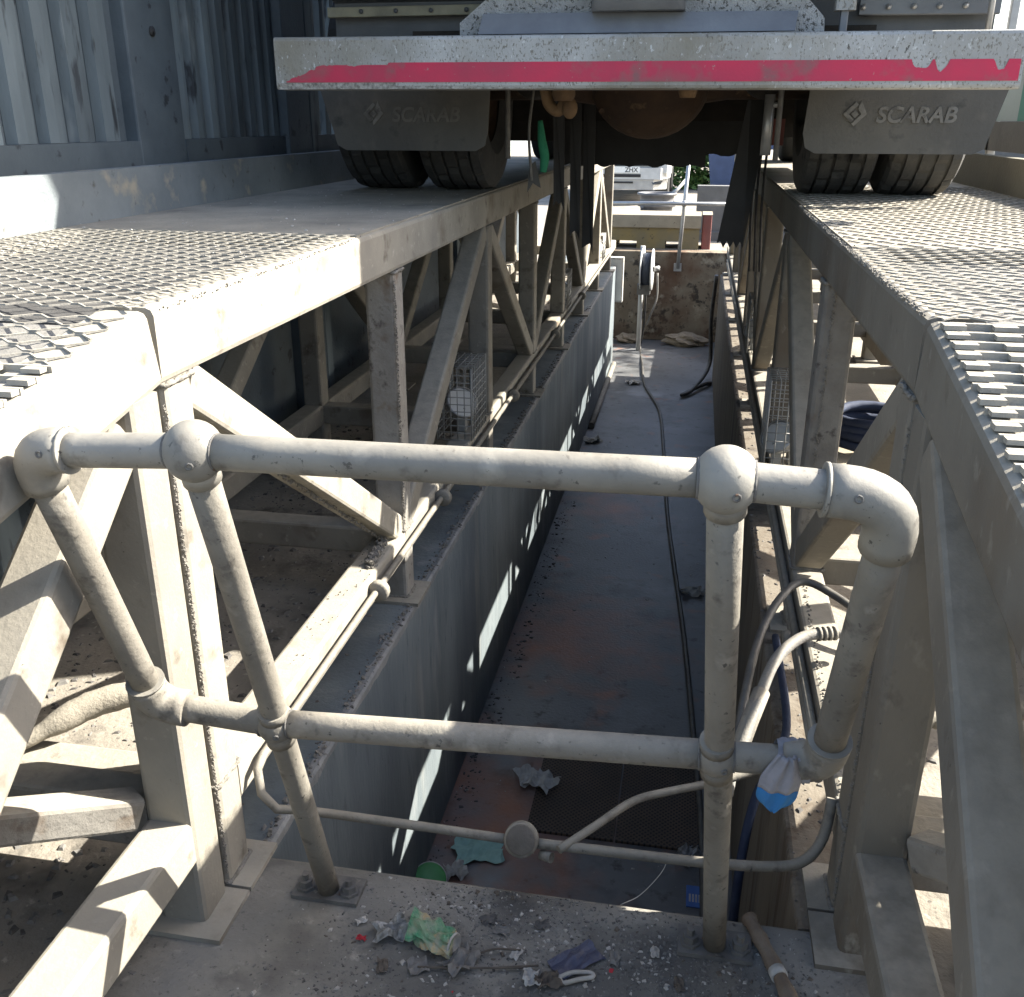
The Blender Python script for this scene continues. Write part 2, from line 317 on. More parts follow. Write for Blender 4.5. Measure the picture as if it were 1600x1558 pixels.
wall('pit_wall', 'concrete_wall', (WXL-.25, YE1, ZF), (WXL, YE2+.25, .004), 'short concrete wall of the stair well behind the cable reel')
wall('pit_wall', 'concrete_wall', (WXR, 11.2, ZF), (WXR+.25, YE2+.25, .004), 'short concrete wall of the stair well beyond the shaded pit wall')
wall('pit_head_wall', 'concrete_slab', (XL-.25, .95, ZF), (XR+.25, Y0, .004), 'dirty concrete head wall of the pit under the bolted guard rail')
wall('pit_wall', 'concrete_wall', (WXL, YE1, ZF), (XL-.25, YE1+.2, .004), 'cross wall joining the long pit wall to the stair well')

# ------------------------------------------------------------------ ramps
DW = .95
SLOPE = .185
def ramp_main(side, xin, yj, ylab, label, posts, yend, kerbmat):
    X = lambda u: xin+side*u
    t = thing('vehicle_ramp', label, 'ramp', (xin, yj, 0), 'steel truss ramps over the pit')
    S = 'steel_dusty' if side < 0 else 'steel_soiled_shaded'
    yb = yj+.006
    for u in (.05, DW-.05):
        hc = .138 if u < .5 or side < 0 else .10
        MB().beam((X(u), yb, 1.295-hc/2), (X(u), yend, 1.295-hc/2), .10, hc, r=.014).build('top_chord', S, t)
        zc = .222 if side < 0 else .176
        MB().beam((X(u), yb+.1, zc), (X(u), yend, zc), .0985, .10).build('bottom_chord', S, t)
    ps = [yj+.06]+posts
    for i, y in enumerate(ps):
        for u in (.05, DW-.05):
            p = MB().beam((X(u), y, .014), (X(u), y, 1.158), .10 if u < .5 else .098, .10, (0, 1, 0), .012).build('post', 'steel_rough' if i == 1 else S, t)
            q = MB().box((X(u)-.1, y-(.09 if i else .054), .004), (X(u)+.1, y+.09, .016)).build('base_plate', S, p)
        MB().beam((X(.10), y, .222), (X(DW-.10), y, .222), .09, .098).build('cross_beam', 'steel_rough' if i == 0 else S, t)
        if i < 5:
            for zw in (1.1555, .2745 if side < 0 else .2285, .0175):
                pw = []
                for (a, b) in ((-.051, -.051), (.051, -.051), (.051, .051), (-.051, .051), (-.051, -.051)):
                    q_ = Vector((X(.05)+a, y+b, zw))
                    if pw:
                        p_ = pw[-1]; pw += [p_.lerp(q_, k/14)+Vector((rnd(-.0012, .0012), rnd(-.0012, .0012), rnd(-.0018, .0018))) for k in range(1, 14)]
                    pw.append(q_)
                MB().tube(pw, .0055, 6, scales=[rnd(.7, 1.25) for _ in pw]).build('weld_bead', 'crust', t)
    for i in range(len(ps)-1):
        a, b = ps[i]+.055, ps[i+1]-.055
        for u in (.05, DW-.05):
            z0, z1 = (1.135, .285) if i % 2 == 0 else (.285, 1.135)
            MB().beam((X(u), a, z0), (X(u), b, z1), .088, .088, (1, 0, 0), .010).build('diagonal_brace', S, t)
    y = yj+.3
    while y < yend:
        MB().beam((X(.10), y, 1.205), (X(DW-.10), y, 1.205), .05, .10, r=.006).build('deck_joist', S, t); y += .6
    # deck: open expanded mesh first, then mesh bedded on a dusty plate
    mesh_deck(side, xin, yj-.02, 2.66, 1.298, 0, .0, t)
    B('deck_pan', 'tray_dark' if side < 0 else 'tray_dust', t, (X(.102), yb, 1.2565), (X(DW-.102), 2.66, 1.262))
    B('deck_plate', 'plate_dust', t, (X(.012), 2.66, 1.2955), (X(DW-.005), yend, 1.3))
    if side > 0: mesh_deck(side, xin, 2.69, 5.2, 1.3005, 0, 0, t, low=True)
    kb = MB().box((X(DW-.003), yb, 1.297), (X(DW+.007), yend, 1.452)).build('kerb', kerbmat, t)
    MB().box((X(DW+.008), yb, 1.440), (X(DW+.05), yend, 1.452)).build('kerb_lip', kerbmat, kb)
    return t

def mesh_deck(side, xin, y0, y1, z, slope, yref, parent, low=False):
    """expanded metal: rows of waved strands joined at the knots"""
    X = lambda u: xin+side*u
    P, Q = .084, (.052 if low else .0265)
    mb = MB(); y = y0; k = 0; hh = .0016; tw = .0019
    while y < y1:
        pts = []; n = int(2*DW/P)+1
        jy = rnd(-.0012, .0012)
        for c in range(-1, n):
            up_ = (c+k) % 2                      # crest or trough of this strand
            for du in (-.16, .16):
                u = .012+(c*.5+du*.5)*P
                if .006 < u < DW-.012:
                    pts.append((X(u), y+(Q*.43 if up_ else -Q*.43)+jy, z+hh+(.0012 if up_ else 0)+rnd(-.0004, .0004)-slope*max(0, yref-y)))
        if side < 0: pts = pts[::-1]
        mb.sweep(pts, [(-tw, -hh), (tw, -hh), (tw, hh), (-tw, hh)], (0, 0, 1), True, False)
        y += Q; k += 1
    return mb.build('deck_mesh', 'grating', parent, kind='stuff')

def ramp_approach(side, xin, yj, label, kerbmat):
    X = lambda u: xin+side*u
    t = thing('vehicle_ramp', label, 'ramp', (xin, yj, 0), 'steel truss ramps over the pit')
    S = 'steel_dusty' if side < 0 else 'steel_soiled_shaded'; ya = yj-.006; ye = -1.6
    zt = lambda y: 1.226-SLOPE*(yj-y)
    for u in (.05, DW-.05):
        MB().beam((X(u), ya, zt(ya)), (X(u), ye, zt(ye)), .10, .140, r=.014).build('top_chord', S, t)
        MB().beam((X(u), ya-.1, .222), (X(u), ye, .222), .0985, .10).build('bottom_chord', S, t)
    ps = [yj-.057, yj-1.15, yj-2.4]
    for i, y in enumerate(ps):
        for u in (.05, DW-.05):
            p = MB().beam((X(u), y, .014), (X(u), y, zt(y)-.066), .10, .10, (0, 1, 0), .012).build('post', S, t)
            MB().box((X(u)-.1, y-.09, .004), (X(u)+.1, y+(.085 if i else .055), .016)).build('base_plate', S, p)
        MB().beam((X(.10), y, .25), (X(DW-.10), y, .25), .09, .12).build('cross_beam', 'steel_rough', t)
    for i in range(2):
        a, b = ps[i]-.055, ps[i+1]+.055
        for u in (.05, DW-.05):
            MB().beam((X(u), a, zt(a)-.11), (X(u), b, .285), .092, .092, (1, 0, 0), .010).build('diagonal_brace', S, t)
        MB().beam((X(.12), a, .30), (X(DW-.12), b, zt(b)-.2), .07, .07).build('sway_brace', 'steel_rough', t)
    y = yj-.3
    while y > ye:
        MB().beam((X(.10), y, zt(y)-.02), (X(DW-.10), y, zt(y)-.02), .05, .10, r=.006).build('deck_joist', S, t); y -= .6
    # cleated deck: cross bars with raised grip blocks
    bars = MB(); blocks = MB(); y = yj-(.05 if side > 0 else .27); k = 0
    if side < 0: mesh_deck(side, xin, yj-.25, yj-.06, 1.298, SLOPE, yj, t)
    while y > -.9:
        z = zt(y)+.072
        bars.box((X(.012), y-.002, z-.016), (X(DW-.01), y+.005, z+.009))
        u = .012
        while u < DW-.05:
            a = u+rnd(-.003, .003)+(0 if k % 2 else .004)
            blocks.box((X(a), y-.020, z+.001+rnd(-.001, .001)), (X(a+.036+rnd(-.004, .003)), y-.0025, z+.0085)); u += .074
        y -= .038; k += 1
    bars.build('deck_bars', 'grating', t, kind='stuff'); blocks.build('grip_blocks', 'grating', t, kind='stuff')
    pan = MB(); pan.add([(X(.10), ya, zt(ya)+.03), (X(DW-.1), ya, zt(ya)+.03), (X(DW-.1), ye, zt(ye)+.03), (X(.10), ye, zt(ye)+.03),
                         (X(.10), ya, zt(ya)+.036), (X(DW-.1), ya, zt(ya)+.036), (X(DW-.1), ye, zt(ye)+.036), (X(.10), ye, zt(ye)+.036)],
            [(0, 1, 2, 3), (4, 5, 6, 7), (0, 1, 5, 4), (2, 3, 7, 6), (0, 3, 7, 4), (1, 2, 6, 5)]); pan.build('deck_pan', 'tray_dust', t)
    o = MB(); h = [(X(DW-.003), ya, zt(ya)+.071), (X(DW-.003), ye, zt(ye)+.071), (X(DW-.003), ye, zt(ye)+.225), (X(DW-.003), ya, zt(ya)+.225)]
    o.poly(h, (side*.01, 0, 0)).build('kerb', kerbmat, t)
    return t
YJL, YJR = 1.535, 1.70
RAMPS = [None]*4
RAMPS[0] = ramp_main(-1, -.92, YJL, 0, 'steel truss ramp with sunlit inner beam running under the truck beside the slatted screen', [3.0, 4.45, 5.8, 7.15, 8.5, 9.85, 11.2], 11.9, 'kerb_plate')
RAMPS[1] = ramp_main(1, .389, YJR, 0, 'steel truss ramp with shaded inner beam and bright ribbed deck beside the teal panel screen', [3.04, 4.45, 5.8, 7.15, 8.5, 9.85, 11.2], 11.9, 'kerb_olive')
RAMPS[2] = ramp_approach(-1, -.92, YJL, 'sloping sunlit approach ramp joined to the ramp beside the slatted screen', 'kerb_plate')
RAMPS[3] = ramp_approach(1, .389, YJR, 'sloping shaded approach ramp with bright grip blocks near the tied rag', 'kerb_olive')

def crust(parent_i, pts, r, n):
    mb = MB(); P = [Vector(p) for p in pts]
    for i in range(n):
        t = random.random()*(len(P)-1); k = int(t); p = P[k].lerp(P[k+1], t-k)+Vector((rnd(-r, r), rnd(-r, r), rnd(-r, r)))
        s = rnd(.25, 1)*r; h = Vector((rnd(-1, 1), rnd(-1, 1), rnd(-1, 1))).normalized(); a = h.orthogonal().normalized(); b = h.cross(a)
        mb.add([p+a*s, p+b*s*.8, p-a*s*.9, p-b*s, p+h*s*1.1, p-h*s*.9], [(0, 1, 4), (1, 2, 4), (2, 3, 4), (3, 0, 4), (1, 0, 5), (2, 1, 5), (3, 2, 5), (0, 3, 5)])
    mb.build('dirt_crust', 'crust', RAMPS[parent_i], kind='stuff')
crust(0, [(-.9195, 1.537, .05), (-.9195, 1.537, 1.12)], .0036, 900)
crust(0, [(-.9195, 2.949, .3), (-.9195, 2.949, 1.13)], .0040, 700)
crust(0, [(-.965, 1.75, 1.02), (-.965, 2.82, .30)], .0055, 420)
for k in range(5): crust(0, [(-.930-.017*k, 1.8+.1*k, .2735), (-.930-.017*k, 2.93, .2735)], .0035, 22)
crust(0, [(-.95, 2.65, .274), (-.97, 2.92, .278)], .014, 260)
crust(0, [(-.905, 1.58, .005), (-.905, 3.4, .005), (-.905, 6, .005)], .008, 420)
crust(0, [(-.921, 1.56, 1.288), (-.921, 2.66, 1.296)], .0032, 200)
crust(1, [(.388, 1.72, 1.297), (.388, 2.7, 1.297), (.388, 4, 1.297)], .0042, 600)
crust(1, [(.42, 2.989, .3), (.42, 2.989, 1.13)], .0042, 420)
crust(1, [(.40, 1.8, .2275), (.42, 2.9, .2275)], .006, 160)
crust(3, [(.3885, 1.695, .05), (.3885, 1.695, 1.12)], .0032, 420)

# ------------------------------------------------------------------ guard rail
g = thing('guard_rail', 'dusty grey pipe guard rail with ball fittings bolted to the pit head wall', 'guard rail', (-.28, 1.574, .004))
P1t, P2t, P3t, P4t = map(Vector, ((-.882, 1.121, 1.176), (-.633, 1.114, 1.192), (.057, 1.111, 1.200), (.257, 1.115, 1.190)))
P1m, P2m, P3m, P4m = map(Vector, ((-.893, 1.332, .628), (-.668, 1.339, .609), (.091, 1.320, .657), (.254, 1.317, .666)))
B2, B3 = Vector((-.70, 1.575, .004)), Vector((.14, 1.573, .004))
r0 = .0242
def lerp(a, b, t): return a+(b-a)*t
def elbow(prev, corner, nxt, r, L):
    if corner is P4t: L = .085
    a = corner+(prev-corner).normalized()*L; b = corner+(nxt-corner).normalized()*L
    return MB().tube([a]+arc(a+(corner-a)*.25, corner, b+(corner-b)*.25, 9)+[b], r, 20)
def straight(a, b, r, name, m='galv', n=20): return MB().tube([lerp(a, b, k/6) for k in range(7)], r, n).build(name, m, g)
L = .062
straight(lerp(P1t, P2t, .2), P2t, r0, 'rail_pipe'); straight(P2t, P3t, r0, 'rail_pipe'); straight(P3t, lerp(P3t, P4t, .75), r0, 'rail_pipe')
straight(lerp(P1m, P2m, .2), P2m, r0, 'rail_pipe', 'pipe_dirty'); straight(P2m, P3m, r0, 'rail_pipe', 'pipe_dirty'); straight(P3m, lerp(P3m, P4m, .7), r0, 'rail_pipe', 'pipe_dirty')
straight(lerp(P1t, P1m, .1), lerp(P1t, P1m, .93), r0, 'end_pipe', 'pipe_dirty'); straight(lerp(P4t, P4m, .1), lerp(P4t, P4m, .93), r0, 'end_pipe', 'pipe_dirty')
straight(P2t, B2, r0*.96, 'post', 'pipe_dirty'); straight(P3t, B3, r0*.96, 'post', 'pipe_dirty')
for a, b, c in ((P2t, P1t, P1m), (P3t, P4t, P4m), (P1t, P1m, P2m), (P4t, P4m, P3m)):
    e = elbow(a, b, c, .0325, L).build('elbow_fitting', 'galv' if b in (P1t, P4t) else 'pipe_dirty', g)
    q = a; d = (q-b).normalized(); LL = .085 if b is P4t else L
    MB().tube([b+d*(LL-.002), b+d*(LL+.0025)], .0334, 20).build('fitting_rim', 'galv', e)
    gs = b+d*LL*.6+Vector((0, -.0315, .004)); MB().lathe(gs, (0, -1, .1), [(.0055, -.004), (.0055, .0015), (.003, .0015), (.003, -.001), (0, -.001)], 8).build('grub_screw', 'plate_dirty', e)
for P, base, m, rr in ((P2t, B2, 'galv', .0415), (P3t, B3, 'galv', .0415), (P2m, B2, 'pipe_dirty', .0345), (P3m, B3, 'pipe_dirty', .0345)):
    e = MB().sphere(P, rr, 24, 16, (.98, 1, 1.02)).build('ball_fitting', m, g)
    d = (base-P).normalized()
    MB().tube([P+d*.02, P+d*.050], .0268, 20).build('socket', m, e)
    rd = (P3t-P2t).normalized() if P in (P2t, P3t) else (P3m-P2m).normalized()
    for s_ in (-1, 1): MB().tube([P+rd*s_*(rr*.74), P+rd*s_*(rr*.84)], .0256, 20).build('collar_gap', 'plate_dirty', e)
    gs = P+Vector((.012, -rr*.92, -.008)); MB().lathe(gs, (.3, -1, -.2), [(.006, -.006), (.006, .0015), (.0032, .0015), (.0032, -.001), (0, -.001)], 8).build('grub_screw', 'plate_dirty', e)
    if P in (P2m, P3m): MB().tube([P-d*.02, P-d*.042], .0268, 20).build('socket', m, e)
for bp in (B2, B3):
    p = MB().box((bp.x-.075, bp.y-.038, .005), (bp.x+.075, bp.y+.038, .015)).build('base_plate', 'plate_dirty', g)
    for sx in (-.05, .05):
        MB().lathe((bp.x+sx, bp.y-.008, .015), (0, 0, 1), [(0, .036), (.008, .036), (.008, .022), (.016, .022), (.016, .007), (.022, .007), (.022, 0)], 6, False).build('bolt', 'plate_dirty', p)

# rag tied round the guard rail
def rag():
    c = Vector((.205, 1.318, .662)); t = thing('tied_rag', 'crumpled white rag with blue end tied round the lower guard pipe', 'rag', (.205, 1.318, .62))
    mb = MB(); n = 28; rings = 10; vs = []
    for i in range(rings):
        h = i/(rings-1)
        for j in range(n):
            a = 2*math.pi*j/n
            r = .030+.006*math.sin(a*5+h*4)*(1-.3*h)+.004*math.sin(a*9+h*7)
            ox = (h-.5)*.05
            vs.append(c+Vector((ox+.003*math.sin(a*4), r*math.cos(a), r*math.sin(a))))
    mb.add(vs, [(i*n+j, i*n+(j+1) % n, (i+1)*n+(j+1) % n, (i+1)*n+j) for i in range(rings-1) for j in range(n)], True); mb.build('knot', 'rag_white', t)
    def tail(h0, h1, m, name):
        mb = MB(); vs = []; nu, nv = 13, 10; ztop, L_ = c.z+.034, .100
        for i in range(nv):
            h = h0+(h1-h0)*i/(nv-1); wv = (.026+.036*min(1, h*2.2))*(1 if h < .72 else math.sqrt(max(.02, 1-((h-.72)/.28)**2)))
            for j in range(nu):
                uu = j/(nu-1)-.5
                vs.append((c.x-.010-.014*h+uu*wv, c.y-.034-.012*math.cos(uu*3)+.0045*math.sin(uu*15+h*2.5)*(1-.4*h), ztop-h*L_))
        mb.add(vs, [(i*nu+j, i*nu+j+1, (i+1)*nu+j+1, (i+1)*nu+j) for i in range(nv-1) for j in range(nu-1)], True)
        o = mb.build(name, m, t); md = o.modifiers.new('s', 'SOLIDIFY'); md.thickness = .005
    tail(0, .64, 'rag_white', 'rag_tail'); tail(.64, 1, 'rag_blue', 'rag_end')
rag()

# ------------------------------------------------------------------ conduits
def conduit(pts, r, name, m, label, cat, sub=None):
    return tag(MB().tube(smooth_path(pts, 6) if sub is None else pts, r, 10).build(name, m), label, cat)
ct = thing('cable_conduit', 'thin pale conduit clipped along the sunlit bottom beam and bent across the pit mouth', 'conduit', (-.895, 1.7, 0))
MB().tube([(-.898, y, .236) for y in (11.0, 8, 6, 4, 3, 2.2, 1.72)]+[(-.896, 1.68, .225), (-.88, 1.655, .18), (-.85, 1.662, .135), (-.80, 1.684, .122)]+[(-.7, 1.686, .12), (-.5, 1.683, .12), (-.31, 1.678, .12)], .0105, 12).build('conduit_pipe', 'pipe_dirty', ct)
for y in (2.57, 3.38, 4.9, 6.5, 8.1):
    MB().lathe((-.892, y, .236), (0, 1, 0), [(0, -.016), (.030, -.016), (.034, -.008), (.034, .008), (.030, .016), (0, .016)], 14).build('pipe_clip', 'pipe_dirty', ct)
jb = thing('junction_box', 'round grey conduit junction box hanging across the pit mouth', 'junction box', (-.285, 1.675, .1))
MB().lathe((-.285, 1.675, .128), (.1, -.8, .55), [(0, -.024), (.035, -.024), (.038, -.014), (.038, .018), (.034, .022), (0, .022)], 24).build('box_body', 'pipe_dirty', jb)
MB().lathe((-.285, 1.675, .128), (.1, -.8, .55), [(0, .026), (.030, .026), (.033, .0225), (.033, .02)], 24).build('box_lid', 'grime_brown', jb)
MB().tube([(-.24, 1.672, .095), (-.215, 1.66, .10)], .012, 12).build('cable_gland', 'pipe_dirty', jb)
conduit([(-.252, 1.677, .12), (-.1, 1.680, .12), (.1, 1.684, .12), (.25, 1.70, .118), (.32, 1.722, .125), (.36, 1.76, .16), (.376, 1.80, .235)], .0115, 'conduit_pipe', 'pipe_dirty', 'grey conduit crossing the pit mouth from the junction box to the shaded ramp', 'conduit')
conduit([(-.20, 1.66, .125), (-.13, 1.73, .14), (-.05, 1.82, .15), (.03, 1.87, .15), (.12, 1.915, .15), (.20, 1.95, .16), (.30, 1.99, .19)], .0095, 'flexible_conduit', 'pipe_dirty', 'thin kinked flexible conduit rising from the junction box across the pit', 'conduit')
conduit([(.374, y, .186) for y in (1.98, 2.6, 3.4, 5, 8, 11)], .012, 'conduit_pipe', 'pipe_dirty', 'upper conduit running along the inside of the shaded ramp', 'conduit', 0)
conduit([(.374, y, .150) for y in (1.98, 2.6, 3.4, 5, 8, 11)], .012, 'conduit_pipe', 'pipe_dirty', 'lower conduit running along the inside of the shaded ramp', 'conduit', 0)
tag(MB().lathe((.352, 2.62, .168), (1, .1, 0), [(0, -.014), (.022, -.014), (.026, 0), (.022, .014), (0, .014)], 16).build('conduit_clip', 'galv'), 'round clip holding the paired conduits on the shaded ramp', 'clip')

# ------------------------------------------------------------------ flood lights in wire cages
def cage(x0, x1, y0, y1, z0, z1, label, side, pitch=.045):
    t = thing('floodlight_cage', label, 'light cage', ((x0+x1)/2, (y0+y1)/2, z0), 'caged floodlights on the ramp beams')
    mb = MB(); r = .0024
    def wire(a, b): mb.tube([a, b], r, 4)
    def grid(n0, n1): 
        k = max(1, round((n1-n0)/pitch)); return [n0+(n1-n0)*i/k for i in range(k+1)]
    gx, gy, gz = grid(x0, x1), grid(y0, y1), grid(z0, z1)
    for y in (y0, y1):
        for x in gx: wire((x, y, z0), (x, y, z1))
        for z in gz: wire((x0, y, z), (x1, y, z))
    for x in (x0, x1):
        for y in gy: wire((x, y, z0), (x, y, z1))
        for z in gz: wire((x, y0, z), (x, y1, z))
    for x in gx: wire((x, y0, z1), (x, y1, z1))
    for y in gy: wire((x0, y, z1), (x1, y, z1))
    mb.build('wire_mesh', 'cage_wire', t, kind='stuff')
    fr = MB()
    for x in (x0, x1):
        for y in (y0, y1): fr.tube([(x, y, z0), (x, y, z1)], .004, 6)
    fr.build('corner_rods', 'cage_wire', t, kind='stuff')
    cx, cy, cz = (x0+x1)/2, (y0+y1)/2, z0+.13
    n = Vector((side*.5, -.55, .55)).normalized()
    l = MB().lathe((cx, cy, cz), n, [(0, -.07), (.05, -.06), (.075, 0), (.078, .01), (.070, .012)], 24).build('floodlight', 'silver', t)
    MB().lathe((cx, cy, cz), n, [(0, .006), (.070, .004)], 24).build('lens', 'white_paint', l)
    MB().box((cx-.02, cy-.02, z0), (cx+.02, cy+.02, cz-.02)).build('bracket', 'cage_wire', t)
cage(-1.07, -.912, 3.98, 4.28, .275, .60, 'wire caged floodlight between the second and third posts of the sunlit ramp', 1, .034)
cage(-1.03, -.905, 7.22, 7.45, .275, .55, 'wire caged floodlight midway along the sunlit ramp', 1, .034)
cage(-1.03, -.905, 10.0, 10.3, .275, .52, 'wire caged floodlight near the cable reel end of the sunlit ramp', 1, .034)
cage(.345, .46, 3.90, 4.12, .230, .63, 'wire caged floodlight beside the blue hose on the shaded ramp', -1, .036)
cage(.375, .47, 6.2, 6.45, .230, .57, 'wire caged floodlight midway along the shaded ramp', -1, .034)
# ------------------------------------------------------------------ the truck
tr = thing('road_sweeper_truck', 'back of a dirty sweeper truck with red striped bumper standing on both ramps', 'truck', (-.26, 4.65, 1.305))
CX = -.26
def bumper():
    b = MB().beam((-1.462, 3.49, 1.782), (.945, 3.476, 1.776), .12, .165, r=.012).build('bumper', 'bumper', tr)
    # reflective stripe with torn ends, a real strip proud of the bumper face
    pts_top = []; pts_bot = []; n = 420; x0, x1 = -1.425, .935; wv = 0.0
    for i in range(n+1):
        t = i/n; x = x0+(x1-x0)*t; zt = 1.783-.006*t; zb = 1.722-.006*t
        wv = wv*.8+rnd(-.0028, .0028)
        if t < .155: zt -= .007+max(0, wv)
        if t < .05: zt -= .050*(1-t/.05)**.8+rnd(-.003, .003)
        if .868 < t < .893: zt -= .026*math.sin((t-.868)/.025*3.14)**.5+wv*1.3
        if .896 < t < .913: zt -= .034*math.sin((t-.896)/.017*3.14)**.6+wv*1.5
        if .968 < t < .985: zt -= .034*math.sin((t-.968)/.017*3.14)**.5+wv*1.5
        pts_top.append((x, zt)); pts_bot.append((x, zb))
    mb = MB(); vs = []; fs = []
    for (x, zt), (_, zb) in zip(pts_top, pts_bot):
        y = 3.428-.014*(x+1.46)/2.4
        vs += [(x, y, zb), (x, y, max(zt, zb+.001)), (x, y+.004, zb), (x, y+.004, max(zt, zb+.001))]
    for i in range(n): fs += [(i*4, i*4+4, i*4+5, i*4+1), (i*4+1, i*4+5, i*4+7, i*4+3), (i*4+2, i*4+3, i*4+7, i*4+6)]
    mb.add(vs, fs).build('reflective_stripe', 'red_tape', b)
    MB().box((-1.455, 3.4275, 1.700), (.94, 3.436, 1.7205)).build('scuffed_edge', 'worn_edge', b).rotation_euler = (0, 0, 0)
bumper()
def flap(x0, x1, flare, worn):
    y = 4.0; zt, zb = 1.74, 1.487; rr = .05
    out = [(x0-flare[0], zt), (x0, zb+rr+.02), (x0+.012, zb+.02), (x0+rr, zb), (x1-rr, zb), (x1-.012, zb+.02), (x1, zb+rr+.02), (x1+flare[1], zt)]
    f = MB().poly([(x, y+.01*(zt-z), z) for x, z in out], (0, .012, 0)).build('mud_flap', 'rubber_flap', tr)
    cx = x0+(x1-x0)*.27; cz = 1.625; s = .042
    e = MB()
    def seg(pts): e.poly([(cx+a*s, y-.001, cz+b*s) for a, b in pts], (0, -.004, 0))
    seg([(0, 1), (.24, .76), (-.52, 0), (-.05, -.47), (-.29, -.71), (-1, 0)])          # broken diamond, two halves
    seg([(.29, .71), (.5, 1.15), (.55, .9), (1.0, 0), (0, -1), (-.22, -.78), (.52, 0), (.22, .42)])
    seg([(0, .33), (.33, 0), (0, -.33), (-.33, 0)])
    e.build('emblem', 'lettering', f)
    text_mesh('SCARAB', .076, (cx+.075, y-.002, cz-.028), (1, 0, 0), (0, 0, 1), .0015, 'lettering', worn, f, shear=.18, bold=.0018, spacing=1.0)
flap(-1.475, -.835, (.055, .012), 'lettering_worn')
flap(.375, 1.035, (-.012, .045), 'lettering')
def tyre(xc, dusty):
    Rr, wd = .455, .300
    z0 = 1.3015+Rr; y0 = 4.66; n = 96
    h = wd/2; prof = [(.25, -h*.72), (.30, -h*.98), (.37, -h), (.425, -h*.95), (.448, -h*.86)]
    grooves = [-.58, -.2, .2, .58]
    for gv in grooves: prof += [(Rr, (gv-.045)*h), (Rr-.013, (gv-.03)*h), (Rr-.013, (gv+.03)*h), (Rr, (gv+.045)*h)]
    prof += [(.448, h*.86), (.425, h*.95), (.37, h), (.30, h*.98), (.25, h*.72)]
    mb = MB().lathe((xc, y0, z0), (1, 0, 0), prof, n)
    m = len(prof)
    for j in range(n):                       # cross cuts of the tread blocks
        for i in range(m):
            r, a = prof[i]
            if r >= .447:
                rib = sum(1 for gv in grooves if a > gv*h)
                if (j+rib*2) % 6 == 0:
                    v = mb.v[j*m+i]; d = Vector((0, v.y-y0, v.z-z0)); d.normalize(); mb.v[j*m+i] = v-d*.010
    mb.sm = [False]*len(mb.sm)
    wt = MB(); 
    t = mb.build('tyre', 'tyre_dusty' if dusty else 'tyre', tr)
    MB().lathe((xc, y0, z0), (1, 0, 0), [(.255, -.1), (.25, -.07), (.20, -.05), (.09, -.03), (.09, .03), (.20, .05), (.25, .07), (.255, .1)], 40).build('rim', 'axle_rust', t)
for x, d in ((-1.435, 0), (-1.072, 0), (.570, 1), (.900, 1)): tyre(x, d)
# rear axle with its differential bowl
ax = MB().tube([(-1.4, 4.66, 1.757), (-.62, 4.66, 1.757), (-.45, 4.66, 1.757), (-.07, 4.66, 1.757), (.1, 4.66, 1.757), (.9, 4.66, 1.757)], .07, 16, scales=[1, 1, 1.35, 1.35, 1, 1]).build('rear_axle', 'axle_rust', tr)
MB().sphere((-.235, 4.62, 1.765), .262, 32, 18, (1, .72, .92)).build('differential_housing', 'axle_rust', ax)
for a in range(10):
    t = R(36*a); MB().lathe((-.235+.24*math.cos(t), 4.47, 1.765+.215*math.sin(t)), (0, -1, 0), [(.012, 0), (.012, .012), (0, .012)], 6, False).build('bolt', 'axle_rust', ax)
for x in (-.62, .12):
    MB().beam((x, 3.55, 1.86), (x, 8.8, 1.86), .07, .16).build('chassis_rail', 'chassis', tr)
MB().beam((-1.0, 3.62, 1.80), (.5, 3.62, 1.80), .06, .14).build('cross_member', 'chassis', tr)
MB().box((-1.05, 3.72, 1.74), (.55, 5.2, 1.90)).build('underframe', 'chassis', tr)
for (x, z, rr, ln) in ((-.52, 1.69, .045, .10), (-.06, 1.70, .035, .08)):
    MB().lathe((x, 3.9, z), (0, 0, -1), [(rr*.9, -.08), (rr, 0), (rr*.8, .02), (0, .02)], 14).build('drain_cup', 'brown_part', tr)
MB().tube(smooth_path([(-.60, 3.95, 1.72), (-.585, 3.96, 1.66), (-.545, 3.95, 1.635), (-.52, 3.95, 1.67)], 5), .022, 10).build('pipe_elbow', 'brown_part', tr)
MB().sphere((-.50, 3.93, 1.645), .03, 14, 8, (1, 1, 1.3)).build('valve', 'brown_part', tr)
for x in (-.80, .30):
    MB().tube([(x, 4.25, 1.45), (x, 4.25, 1.85)], .011, 8).build('brake_hose', 'hose_grey', tr)
    MB().lathe((x+(.08 if x < 0 else -.06), 4.42, 1.77), (0, 1, 0), [(0, -.08), (.075, -.08), (.085, -.02), (.085, .06), (0, .08)], 20).build('brake_chamber', 'chassis', tr)
MB().tube([(.262, 4.3, 1.47), (.262, 4.3, 1.70)], .021, 14).build('lift_cylinder', 'silver', tr)
MB().tube([(.262, 4.3, 1.66), (.31, 4.28, 1.662)], .010, 10).build('cylinder_pin', 'silver', tr)
MB().box((.285, 4.7, 1.50), (.36, 4.9, 1.61)).build('reflector_box', 'block_red', tr)
MB().beam((-1.0, 5.45, 1.70), (-1.0, 7.4, 1.70), .62, .40, r=.06).build('fuel_tank', 'chassis', tr)
MB().beam((.62, 5.6, 1.70), (.62, 7.4, 1.70), .55, .36, r=.06).build('battery_box', 'chassis', tr)
MB().box((-1.05, 5.2, 1.60), (.55, 8.6, 1.86)).build('engine_tray', 'chassis', tr)
